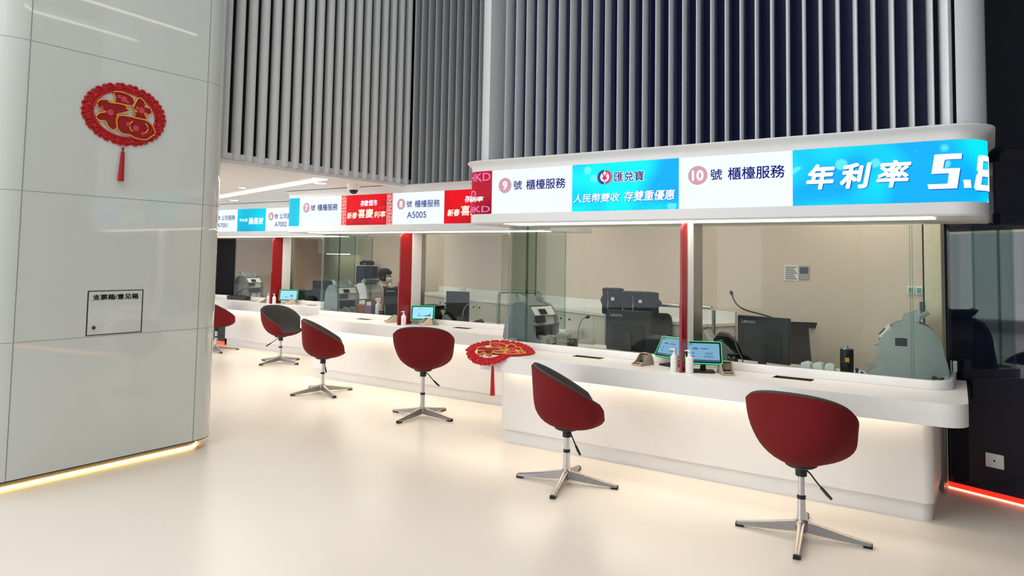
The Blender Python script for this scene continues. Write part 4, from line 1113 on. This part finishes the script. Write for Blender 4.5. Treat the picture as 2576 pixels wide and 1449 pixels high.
# ---- gooseneck microphones
def goose_mic(label, x, y, pts, z=ZW, head=True, base=True):
    t = thing('gooseneck_microphone', label, 'microphone', (x, y, z), 0, 'gooseneck microphones')
    if base:
        MB().prism(rrect(-0.035, 0.035, -0.03, 0.03, 0.012), 0.0, 0.09).obj('base', BLACKP, t, bevel=0.006)
        for sx in (-1, 1): MB().lathe([(0.006, 0), (0.005, 0.004)], 12, tr(sx*0.02, -0.03, 0.07) @ rx(PI/2)).obj('button', LGREY, t)
    MB().tube(pts, 0.0055, 8).obj('gooseneck', STEEL if base else BLACKP, t, smooth=True)
    if head:
        e = Vector(pts[-1]); d = (e-Vector(pts[-2])).normalized()
        MB().tube([e, e+d*0.012, e+d*0.03, e+d*0.038], [0.007, 0.013, 0.012, 0.004], 12).obj('head', BLACKP, t, smooth=True)
    return t
def bez(p0, p1, p2, p3, n=14):
    P = [Vector(p_) for p_ in (p0, p1, p2, p3)]
    return [P[0]*(1-t)**3+P[1]*3*t*(1-t)**2+P[2]*3*t*t*(1-t)+P[3]*t**3 for t in [i/n for i in range(n+1)]]
goose_mic('microphone with a tall steel gooseneck right of the near counting machine', -3.00, 5.40, bez((0.05, 0, 0.0), (0.055, 0, 0.16), (0.06, 0, 0.26), (0.13, 0, 0.275)))
goose_mic('black microphone on a thin neck arching up from behind the window 10 monitor', -1.62, 5.52, [Vector(q)-Vector((-1.62, 5.52, ZW)) for q in
          bez((-1.24, 5.56, 1.03), (-1.45, 5.53, 1.17), (-1.62, 5.52, 1.08), (-1.668, 5.52, 1.25), 18)], base=False)
goose_mic('black microphone block with a pale cord, left of the window 10 monitor', -1.60, 5.30, bez((0.08, 0, 0.03), (0.05, 0, 0.12), (0.0, 0, 0.17), (0.025, 0, 0.225)), head=False)
goose_mic('microphone with a curved pale gooseneck at the middle desk right half', -5.06, 6.50, bez((0.02, 0, 0.02), (0.0, 0, 0.18), (0.06, 0, 0.26), (0.20, 0, 0.265)), head=False)
goose_mic('black microphone block before the middle-left monitor', -6.33, 6.52, bez((0.05, 0, 0.0), (0.07, 0, 0.12), (0.02, 0.0, 0.16), (0.04, 0.02, 0.26)), head=False)

# ---- banknote counters
def note_counter(label, x, y, rot, mat, s=1.0, z=ZW):
    """profile in x-z, front towards +x, body width along y"""
    t = thing('banknote_counter', label, 'banknote counter', (x, y, z), rot, 'banknote counting machines')
    t.scale = (s, s, s)
    X = Matrix(((1, 0, 0, 0), (0, 0, 1, 0), (0, 1, 0, 0), (0, 0, 0, 1)))   # x,y,z -> x,z,y
    side = [(-0.20, 0.0), (0.17, 0.0), (0.185, 0.03), (0.14, 0.07), (0.13, 0.16), (0.16, 0.17), (0.125, 0.185), (0.12, 0.225), (0.06, 0.30), (0.02, 0.325), (-0.06, 0.335), (-0.13, 0.31), (-0.18, 0.25), (-0.20, 0.17)]
    sm_ = [(p_.x, p_.y) for p_ in smooth_loop(side, 3)]
    MB().prism(sm_, -0.145, -0.115, X).obj('side_cover', mat, t, smooth=True, bevel=0.006)
    MB().prism(sm_, 0.115, 0.145, X).obj('side_cover', mat, t, smooth=True, bevel=0.006)
    core = [(-0.19, 0.01), (0.13, 0.01), (0.09, 0.06), (0.085, 0.155), (0.11, 0.165), (0.10, 0.24), (0.05, 0.285), (-0.08, 0.32), (-0.18, 0.22)]
    MB().prism(core, -0.114, 0.114, X).obj('body', LGREY, t)
    MB().prism([(0.092, 0.065), (0.10, 0.065), (0.096, 0.15), (0.088, 0.15)], -0.10, 0.10, X).obj('lower_pocket', BLACKG, t)
    MB().prism([(0.10, 0.185), (0.124, 0.18), (0.114, 0.235), (0.10, 0.235)], -0.10, 0.0, X).obj('reject_pocket', DGREY, t)
    pn = MB().prism([(0.112, 0.235), (0.122, 0.24), (0.068, 0.305), (0.058, 0.30)], -0.112, 0.112, X).obj('control_panel', WHITEP, t, bevel=0.003)
    MB().prism([(0.1215, 0.247), (0.1235, 0.249), (0.092, 0.286), (0.090, 0.284)], -0.055, 0.02, X).obj('display', DSCREEN, pn)
    MB().prism([(0.02, 0.30), (-0.06, 0.325), (-0.14, 0.385), (-0.13, 0.395), (-0.05, 0.34), (0.03, 0.312)], -0.10, 0.10, X).obj('hopper_guide', GREYP, t)
    for yy in (-0.104, 0.096): MB().prism([(-0.08, 0.32), (0.0, 0.32), (-0.01, 0.37), (-0.09, 0.40)], yy, yy+0.008, X).obj('hopper_side', LGREY, t)
    MB().box(0.10, 0.19, -0.06, -0.03, 0.065, 0.08).box(0.10, 0.19, 0.03, 0.06, 0.065, 0.08).obj('stacker_finger', LGREY, t)
    MB().lathe([(0.006, 0), (0.005, 0.003)], 12, tr(0.03, -0.145, 0.20) @ rx(PI/2)).obj('side_screw', BLACKP, t)
    return t
note_counter('grey banknote counting machine at the left end of the near desk', -3.44, 5.50, math.radians(-14), M('mid_grey_plastic', (132, 134, 142), 0.5), 1.12)
m = note_counter('large blue-grey banknote counting machine at the right end of the near desk', -0.52, 5.53, PI+0.12, M('blue_grey_plastic', (172, 173, 177), 0.5), 1.16)
MB().box(-0.02, 0.04, 0.145, 0.147, 0.20, 0.245).obj('finger_slot', DGREY, m, bevel=0.0008)
note_counter('grey banknote counting machine at the left end of the middle desk', -7.24, 6.72, math.radians(-16), GREYP, 1.12)
note_counter('pale counting machine standing behind, near the seated teller', -7.75, 7.66, math.radians(170), LGREY, 1.1)
note_counter('dark grey counting machine on the farthest desk', -10.85, 7.88, 0.0, M('dim_grey_plastic', (118, 112, 104), 0.5), 1.15)

# ---- smaller desk things
def scanner_black(label, x, y, rot, s=1.0, z=ZW):
    t = thing('document_scanner', label, 'scanner', (x, y, z), rot, 'black document scanners'); t.scale = (s, s, s)
    X = Matrix(((1, 0, 0, 0), (0, 0, 1, 0), (0, 1, 0, 0), (0, 0, 0, 1)))
    MB().prism([(-0.13, 0), (0.13, 0), (0.14, 0.05), (0.05, 0.16), (-0.12, 0.17)], -0.10, 0.10, X).obj('body', BLACKP, t, bevel=0.008)
    MB().box(0.02, 0.07, -0.102, -0.1, 0.03, 0.045).obj('front_label', LGREY, t)
    MB().prism([(-0.12, 0.165), (0.05, 0.157), (0.07, 0.175), (-0.12, 0.183)], -0.10, 0.10, X).obj('lid', DGREY, t, bevel=0.003)
    return t
scanner_black('black document scanner behind the window 9 screen', -2.15, 5.36, 0.1, 0.95)
scanner_black('black document scanner on the middle desk behind the skyline screen', -5.50, 6.56, 0.0, 1.1)
scanner_black('small black scanner at the right of the farthest divider', -9.30, 7.82, 0.1, 1.15)
X_ = Matrix(((1, 0, 0, 0), (0, 0, 1, 0), (0, 1, 0, 0), (0, 0, 0, 1)))
def cheque_reader(label, x, y, rot, s=1.0):
    t = thing('cheque_reader', label, 'cheque reader', (x, y, ZW), rot, 'grey and black cheque readers'); t.scale = (s, s, s)
    MB().prism([(-0.07, 0.02), (0.07, 0.02), (0.11, 0.08), (0.02, 0.17), (-0.06, 0.155), (-0.085, 0.10)], -0.07, 0.07, X_).obj('body', GREYP, t, bevel=0.006)
    MB().prism([(-0.06, 0.165), (0.02, 0.182), (0.125, 0.085), (0.145, 0.105), (0.14, 0.14), (0.05, 0.225), (-0.01, 0.235)][:7], -0.05, 0.05, X_).obj('black_hood', BLACKP, t, bevel=0.005)
    MB().prism([(-0.12, 0.235), (-0.105, 0.25), (-0.04, 0.165), (-0.075, 0.15)], -0.06, 0.06, X_).obj('feed_tray', LGREY, t, bevel=0.002)
    MB().prism(rrect(-0.09, 0.10, -0.08, 0.08, 0.015), 0.0, 0.022).obj('base', BLACKP, t, bevel=0.003)
    return t
cheque_reader('grey and black cheque reader right of the near divider', -1.72, 5.42, 0.1, 1.0)
t = cheque_reader('grey cheque reader on the middle desk beside the black scanner', -5.28, 6.52, 0.2, 0.62)
def paper_stack(label, x, y, rot, n, wd, dp, z=ZW, mat=PAPER):
    t = thing('paper_stack', label, 'papers', (x, y, z), rot, 'stacks of papers on the desks')
    mb = MB(); r = random.Random(n)
    for i in range(n): mb.box(-wd/2, wd/2, -dp/2, dp/2, i*0.007, i*0.007+0.006, rz(r.uniform(-.12, .12)) @ tr(r.uniform(-.008, .008), r.uniform(-.008, .008)))
    mb.obj('sheets', mat, t); return t
paper_stack('stack of banded papers between the counting machine and microphone, window 9', -3.15, 5.52, 0.2, 17, 0.10, 0.13, mat=M('grey_paper', (186, 182, 174), 0.8))
paper_stack('grey folders stacked left of the window 10 monitor', -1.70, 5.20+0.04, 0.1, 3, 0.20, 0.07, mat=M('grey_folder', (128, 132, 128), 0.6))
paper_stack('flat papers lying in front of the window 9 monitor', -2.78, 5.60, 0.1, 3, 0.30, 0.21)
paper_stack('white papers lying before the middle-left counting machine', -6.85, 6.52, 0.1, 3, 0.25, 0.16)
def keyboard(label, x, y, rot):
    t = thing('keyboard', label, 'keyboard', (x, y, ZW), rot, 'black keyboards')
    MB().box(-0.17, 0.17, -0.065, 0.065, 0.0, 0.016).obj('case', BLACKP, t, bevel=0.004)
    mb = MB()
    for r in range(5):
        for c in range(14): mb.box(-0.16+c*0.0228, -0.142+c*0.0228, -0.055+r*0.0225, -0.037+r*0.0225, 0.016, 0.024)
    k = mb.obj('keys', DGREY, t); k['kind'] = 'stuff'
    return t
keyboard('black keyboard in front of the window 9 monitor', -2.66, 5.30, 0.05)
keyboard('black keyboard right of the window 10 monitor', -1.22, 5.28, -0.1)
for i, (x, lab) in enumerate(((-1.085, 'white bundle of banded slips, leftmost of three in front of window 10'), (-1.01, 'white bundle of banded slips, middle of three in front of window 10'), (-0.935, 'white bundle of banded slips, rightmost of three in front of window 10'))):
    t = thing('slip_bundle', lab, 'paper bundle', (x, 5.30, ZW), 0.1*i-0.1, 'white slip bundles')
    MB().prism([(-0.030, 0), (0.030, 0), (0.034, 0.03), (0.03, 0.078+0.006*(i == 1)), (0.0, 0.088), (-0.03, 0.078)], -0.04, 0.04, X_).obj('slips', WHITEP, t, bevel=0.006)
    MB().prism([(-0.0345, 0.028), (0.0352, 0.028), (0.0345, 0.042), (-0.0338, 0.042)], -0.041, 0.041, X_).obj('band', PAPER, t)
t = thing('thermos', 'black cylindrical thermos with a steel lid and orange label on the near desk', 'thermos', (-0.835, 5.33, ZW))
MB().lathe([(0.040, 0), (0.0425, 0.004), (0.0425, 0.185), (0.040, 0.19)], 28).obj('body', BLACKP, t, smooth=True)
MB().lathe([(0.040, 0.19), (0.039, 0.196), (0.012, 0.2), (0.010, 0.21), (0.001, 0.212)], 24).obj('lid', STEEL, t, smooth=True)
pts = [(0.0428*math.cos(math.radians(a_)), 0.0428*math.sin(math.radians(a_))) for a_ in range(-95, -55, 5)]
ribbon(MB(), pts, -0.0006, 0.105, 0.135).obj('orange_label', ORANGE, t)
for x, h, lab in ((-0.765, 0.075, 'blue stamp with chrome top right of the thermos'), (-0.735, 0.055, 'shorter blue stamp right of the thermos')):
    t = thing('ink_stamp', lab, 'stamp', (x, 5.27, ZW), 0, 'blue ink stamps')
    MB().lathe([(0.013, 0), (0.014, h*0.5), (0.008, h*0.6), (0.011, h*0.85), (0.006, h)], 16).obj('body', BLUE, t, smooth=True)
    MB().lathe([(0.0142, h*0.2), (0.0142, h*0.35)], 16).obj('collar', STEEL, t, smooth=True)
t = thing('cable', 'thin black cable hanging down the right side of the blue-grey machine', 'cable', (-0.36, 5.48, ZW))
mb = MB().tube(bez((-0.03, 0.0, 0.36), (0.12, -0.02, 0.30), (-0.10, -0.06, 0.14), (0.03, -0.10, 0.005), 20), 0.005, 8)
for k in range(3): mb.tube([(0.055+0.03*math.cos(a_), -0.12+0.03*math.sin(a_), 0.006+0.011*k+0.02*abs(math.sin(a_+k))) for a_ in [2*PI*i/16 for i in range(17)]], 0.005, 6)
mb.obj('cord', BLACKP, t, smooth=True)
def card_box(name, label, x, y, rot, w_, d, h, mat, cat='box'):
    t = thing(name, label, cat, (x, y, ZW), rot)
    mb = MB().box(-w_/2, w_/2, -d/2, d/2, 0, 0.004)
    mb.box(-w_/2, -w_/2+.004, -d/2, d/2, .004, h).box(w_/2-.004, w_/2, -d/2, d/2, .004, h).box(-w_/2+.004, w_/2-.004, d/2-.004, d/2, .004, h).box(-w_/2+.004, w_/2-.004, -d/2, -d/2+.004, .004, h*0.7)
    mb.obj('holder', mat, t)
    MB().box(-w_/2+.012, w_/2-.012, -d/2+.015, d/2-.02, .004, h*0.93).obj('contents', PAPER, t)
    return t
card_box('file_holder', 'brown card file holder right of the middle-left counting machine', -6.84, 6.74, 0.2, 0.12, 0.20, 0.20, BROWN, 'file holder')
card_box('file_holder', 'pink file holder behind the brown one on the middle desk', -6.68, 6.86, 0.1, 0.12, 0.16, 0.235, PINK, 'file holder')
card_box('leaflet_box', 'purple printed leaflet box in front of the pink file holder', -6.67, 6.66, 0.1, 0.10, 0.10, 0.19, PURPLE, 'leaflet box')
pump_bottle('larger white pump bottle behind the glass, left of the middle divider', -6.53, 6.66, WHITEP, s=1.45, rot=0.5)
t = thing('stapler', 'black stapler lying on the middle desk beside the hoop rail', 'stapler', (-4.86, 6.47, ZW), -0.15)
MB().box(-0.16, 0.06, -0.03, 0.03, 0.0, 0.014).obj('base', BLACKP, t, bevel=0.004)
MB().tube([(-0.14, 0, 0.022), (-0.02, 0, 0.03), (0.06, 0, 0.05), (0.12, 0, 0.06), (0.15, 0, 0.05)], [0.014, 0.018, 0.022, 0.026, 0.016], 12).obj('arm', BLACKP, t, smooth=True)
p = bw(6.40, 0.22, 0.966)
t = thing('tray', 'small wooden tray under white cups on the cabinet top', 'tray', p, WROT)
MB().prism(rrect(-0.10, 0.10, -0.07, 0.07, 0.02), 0, 0.012).obj('board', BEIGEP, t, bevel=0.003)
for dx, hh, lab in ((-0.035, 0.085, 'white cup on the small tray, the left and lower of two'), (0.045, 0.11, 'white cup on the small tray, the right and taller of two')):
    q = bw(6.40-dx, 0.22, 0.979)
    t = thing('cup', lab, 'cup', q, 0, 'white cups on the tray')
    MB().lathe([(0.001, 0), (0.024, 0), (0.034, hh), (0.031, hh), (0.022, 0.005), (0.001, 0.005)], 20).obj('cup', WHITEP, t, smooth=True)
p = bw(9.95, 0.24, 0.966)
t = thing('computer_tower', 'tall dark computer tower with pale top on the rear cabinet', 'computer', p, WROT+0.3)
MB().box(-0.12, 0.12, -0.15, 0.15, 0.0, 0.36).obj('case', DGREY, t, bevel=0.006)
MB().box(-0.115, 0.115, -0.153, -0.15, 0.02, 0.34).obj('front_panel', M('slate_front', (60, 72, 86), 0.35), t)
MB().box(-0.125, 0.125, -0.155, 0.15, 0.361, 0.375).obj('top_plate', WHITEP, t, bevel=0.003)
t = thing('label_printer', 'small black printer on top of the computer tower', 'printer', p+Vector((0, 0, 0.376)), WROT+0.3)
MB().prism([(-0.10, 0), (0.10, 0), (0.10, 0.07), (0.0, 0.085), (-0.10, 0.06)], -0.09, 0.09, X_).obj('body', BLACKP, t, bevel=0.006)
MB().box(0.0, 0.08, -0.092, -0.09, 0.02, 0.03).obj('paper_slot', LGREY, t)
t = thing('display_board', 'tall black panel standing at the left end of the farthest desk', 'panel', (-11.2, 7.62, ZW))
MB().box(-0.26, 0.26, -0.02, 0.02, 0.03, 1.03).obj('panel', M('matt_black_board', (7, 7, 9), 0.7, spec=0.15), t, bevel=0.004)
MB().box(-0.24, 0.24, -0.08, 0.08, 0.0, 0.03).obj('foot', BLACKP, t, bevel=0.004)
t = thing('desk_device', 'long black device lying on the farthest counter, cable looping behind', 'device', (-10.45, 7.42, ZW), 0.05)
MB().box(-0.30, 0.18, -0.05, 0.05, 0.0, 0.065).obj('body', BLACKP, t, bevel=0.008)
MB().tube(bez((-0.2, 0.05, 0.05), (-0.1, 0.12, 0.24), (0.05, 0.14, 0.22), (0.16, 0.05, 0.03), 16), 0.007, 8).obj('cable', BLACKP, t, smooth=True)
# ---- jackets hung on the rail / chair
def jacket(label, x, y, w_, h, rot, z0, seed):
    t = thing('jacket', label, 'jacket', (x, y, z0), rot, 'dark jackets hung behind window 9')
    r = random.Random(seed); rows = []
    n = 28
    for k in range(9):
        z = h*k/8; f = math.sin(min(1, (k+1.5)/8)*PI*0.52)
        if k >= 7: f *= 0.93-0.12*(k-7)
        row = []
        for i in range(n):
            a_ = 2*PI*i/n
            wob = 1+0.08*math.sin(5*a_+seed+k*0.8)+0.05*math.sin(8*a_-k*1.3)
            sq = 1.0+0.06*math.sin(2*seed+k*1.4)
            row.append(Vector((w_/2*(0.90+0.10*f)*math.cos(a_)*sq*wob, 0.062*math.sin(a_)*wob*(0.7+0.4*f), z)))
        rows.append(row)
    rows.append([Vector((p_.x*0.75, p_.y*0.5, h*1.04)) for p_ in rows[-1]])
    mb = MB().grid(rows, True); mb.f.append(list(range(n))[::-1]); N_ = len(mb.v); mb.f.append(list(range(N_-n, N_)))
    mb.obj('cloth', NAVYCLOTH, t, smooth=True)
    MB().box(0.05*w_, 0.05*w_+0.03, -0.078, -0.070, h*0.55, h*0.68).obj('white_badge', PAPER, t)
    MB().tube([(-w_*0.12, -0.066, h*0.9), (-w_*0.10, -0.072, h*0.45), (-w_*0.11, -0.07, h*0.1)], 0.004, 6).obj('zip', STEEL, t, smooth=True)
    return t
jacket('dark navy jacket, the left and narrower of two hung behind window 9', -2.93, 6.03, 0.20, 0.23, 0.15, 1.01, 1)
jacket('wide dark navy jacket hung over the rail behind window 9', -2.64, 6.00, 0.36, 0.20, 0.0, 1.02, 4)

# ================================================================== THE TELLER
def skin_mesh(name, nodes, edges, mat, parent, sub=2, root=0):
    me = bpy.data.meshes.new(name); me.from_pydata([n[0] for n in nodes], edges, []); me.update()
    o = bpy.data.objects.new(name, me); C.objects.link(o)
    md = o.modifiers.new('skin', 'SKIN'); md.use_smooth_shade = True
    for i, n in enumerate(nodes):
        r = n[1]; o.data.skin_vertices[0].data[i].radius = r if isinstance(r, tuple) else (r, r)
    o.data.skin_vertices[0].data[root].use_root = True
    sb = o.modifiers.new('sub', 'SUBSURF'); sb.levels = sub; sb.render_levels = sub
    dg = bpy.context.evaluated_depsgraph_get(); dg.update()
    nm = bpy.data.meshes.new_from_object(o.evaluated_get(dg))
    bpy.data.objects.remove(o)
    nm.materials.clear(); nm.materials.append(mat); nm.name = name
    for p_ in nm.polygons: p_.use_smooth = True
    o = bpy.data.objects.new(name, nm); C.objects.link(o); o.parent = parent
    return o
def head_rows():
    """(z, half width, front y, back y) from chin to crown, facing +y"""
    return [(1.060, 0.020, 0.075, 0.010), (1.070, 0.040, 0.090, -0.010), (1.090, 0.052, 0.095, -0.035), (1.115, 0.060, 0.094, -0.062), (1.140, 0.066, 0.092, -0.080),
            (1.165, 0.070, 0.088, -0.092), (1.190, 0.073, 0.092, -0.098), (1.215, 0.073, 0.090, -0.098), (1.240, 0.068, 0.080, -0.090), (1.265, 0.055, 0.058, -0.070), (1.280, 0.034, 0.030, -0.044), (1.286, 0.010, 0.004, -0.014)]
def head_grid(scale=0.0, z0=0.0, front_cut=None):
    rows = []
    for z, w_, f, b_ in head_rows():
        if z < z0: continue
        row = []
        for i in range(24):
            a_ = 2*PI*i/24; c_, s_ = math.cos(a_), math.sin(a_)
            y = (f if s_ > 0 else -b_)
            p_ = Vector(((w_+scale)*c_, (y+scale)*s_, z+(scale*0.7 if z > 1.2 else 0)))
            row.append(p_)
        rows.append(row)
    return rows
pt = thing('person', 'seated teller in dark suit and white mask, facing right behind the glass', 'person', (-8.15, 8.44, 0.02), math.radians(-57))
N_ = [((0, 0, 0.56), 0.13), ((0, 0, 0.70), (0.14, 0.10)), ((0, 0.01, 0.84), (0.15, 0.105)), ((0, 0, 0.95), (0.12, 0.09)), ((0, -0.005, 1.01), 0.055), ((0, 0.01, 1.07), 0.048), ((0, 0.005, 1.12), 0.05)]
E_ = [(i, i+1) for i in range(6)]
for sx in (-1, 1):
    b0 = len(N_)
    N_ += [((sx*0.165, -0.005, 0.955), 0.056), ((sx*0.205, 0.03, 0.80), 0.045), ((sx*0.215, 0.09, 0.70), 0.040), ((sx*0.18, 0.20, 0.70), 0.033), ((sx*0.13, 0.33, 0.715), 0.026), ((sx*0.12, 0.37, 0.715), (0.036, 0.018)), ((sx*0.115, 0.41, 0.712), (0.038, 0.016))]
    E_ += [(3, b0)]+[(b0+i, b0+i+1) for i in range(6)]
    for j, (dx, ln) in enumerate(((-0.027, 0.055), (-0.009, 0.064), (0.009, 0.061), (0.026, 0.048))):
        c0 = len(N_)
        N_ += [((sx*0.115+dx, 0.435, 0.712), 0.0085), ((sx*0.115+dx*1.05, 0.435+ln*0.5, 0.706), 0.008), ((sx*0.115+dx*1.05, 0.435+ln, 0.692), 0.007)]
        E_ += [(b0+6, c0), (c0, c0+1), (c0+1, c0+2)]
    c0 = len(N_)
    N_ += [((sx*0.115-sx*0.042, 0.395, 0.712), 0.010), ((sx*0.115-sx*0.056, 0.425, 0.706), 0.008)]
    E_ += [(b0+5, c0), (c0, c0+1)]
    l0 = len(N_)
    N_ += [((sx*0.10, 0.06, 0.555), 0.085), ((sx*0.12, 0.26, 0.555), 0.072), ((sx*0.125, 0.44, 0.54), 0.058), ((sx*0.125, 0.43, 0.30), 0.048), ((sx*0.125, 0.40, 0.07), 0.036), ((sx*0.13, 0.50, 0.035), (0.04, 0.026)), ((sx*0.13, 0.58, 0.03), (0.034, 0.02))]
    E_ += [(0, l0)]+[(l0+i, l0+i+1) for i in range(6)]
body_o = skin_mesh('body', N_, E_, SKIN, pt)
# the head joins the same mesh
hb = MB().grid(head_grid(), True); hb.f.append(list(range(24))[::-1])
hb.ellipsoid((0, 0.098, 1.150), (0.013, 0.018, 0.022), 12, 8)
for sx in (-1, 1): hb.ellipsoid((sx*0.074, -0.012, 1.160), (0.010, 0.018, 0.030), 10, 8)
hm = hb.mesh('head', SKIN, True)
bm = bmesh.new(); bm.from_mesh(body_o.data); bm.from_mesh(hm); bm.to_mesh(body_o.data); bm.free(); bpy.data.meshes.remove(hm)
for p_ in body_o.data.polygons: p_.use_smooth = True
hr = []
for row in head_grid(0.016, 1.085):
    nr = []
    for p_ in row:
        lim = 0.045 if p_.z < 1.225 else 0.2
        q = p_.copy()
        if q.y > 0.02 and p_.z < 1.222:          # keep the face clear
            q.y = 0.03; q.x = q.x*1.0
        nr.append(q)
    hr.append(nr)
hh = MB().grid(hr, True); hh.f.append([len(hh.v)-24+i for i in range(24)])
for i in range(11):
    a_ = math.radians(25+13*i); x, y = 0.078*math.cos(a_), 0.098*math.sin(a_)
    hh.tube([(x*0.9, y*0.9, 1.25), (x*1.05, y*1.03, 1.225), (x*1.03, y*1.01, 1.195)], [0.016, 0.015, 0.004], 6)
hh.obj('hair', HAIR, pt, smooth=True)
for sx in (-1, 1): MB().ellipsoid((sx*0.030, 0.086, 1.176), (0.012, 0.006, 0.006), 10, 6).obj('eye', BLACKG, pt, smooth=True)
mk = []
for z, w_, yf in ((1.066, 0.040, 0.098), (1.085, 0.058, 0.112), (1.11, 0.068, 0.120), (1.135, 0.071, 0.118), (1.156, 0.062, 0.110)):
    mk.append([Vector((w_*math.sin(t), yf*math.cos(t)*0.97+0.004 if abs(t) < 1.2 else yf*math.cos(t), z)) for t in [math.radians(-80+16*i) for i in range(11)]])
k_ = MB().grid(mk)
for sx in (-1, 1): k_.tube([(sx*0.068, 0.02, 1.14), (sx*0.080, -0.02, 1.165), (sx*0.078, -0.03, 1.14), (sx*0.066, 0.015, 1.09)], 0.0018, 5)
k_.obj('face_mask', MASK, pt, smooth=True)
# suit: jacket, sleeves and trousers
J = [((0, 0, 0.54), (0.15, 0.14)), ((0, -0.05, 0.70), (0.165, 0.140)), ((0, -0.035, 0.85), (0.175, 0.150)), ((0, -0.025, 0.96), (0.145, 0.125)), ((0, -0.012, 1.005), (0.07, 0.062))]
JE = [(0, 1), (1, 2), (2, 3), (3, 4)]
for sx in (-1, 1):
    b0 = len(J)
    J += [((sx*0.172, -0.02, 0.965), 0.080), ((sx*0.21, 0.0, 0.80), 0.068), ((sx*0.22, 0.09, 0.70), 0.052), ((sx*0.182, 0.20, 0.70), 0.045), ((sx*0.135, 0.315, 0.714), 0.038)]
    JE += [(3, b0)]+[(b0+i, b0+i+1) for i in range(4)]
skin_mesh('jacket', J, JE, SUIT, pt)
Tn = [((0, 0, 0.56), (0.16, 0.145))]; TE = []
for sx in (-1, 1):
    l0 = len(Tn)
    Tn += [((sx*0.10, 0.06, 0.555), 0.095), ((sx*0.12, 0.26, 0.555), 0.085), ((sx*0.125, 0.45, 0.54), 0.070), ((sx*0.125, 0.435, 0.30), 0.062), ((sx*0.125, 0.40, 0.085), 0.055)]
    TE += [(0, l0)]+[(l0+i, l0+i+1) for i in range(4)]
skin_mesh('trousers', Tn, TE, SUIT, pt)
cl = MB()
for sx in (-1, 1): cl.add([(sx*0.006, 0.118, 0.90), (sx*0.05, 0.055, 1.012), (sx*0.062, 0.03, 1.03), (sx*0.052, 0.075, 0.985), (sx*0.012, 0.126, 0.885)], [(0, 1, 2, 3, 4)])
cl.obj('shirt_collar', PAPER, pt)
for sx in (-1, 1): MB().ellipsoid((sx*0.13, 0.51, 0.012), (0.048, 0.115, 0.040), 14, 8).obj('shoe', BLACKP, pt, smooth=True)
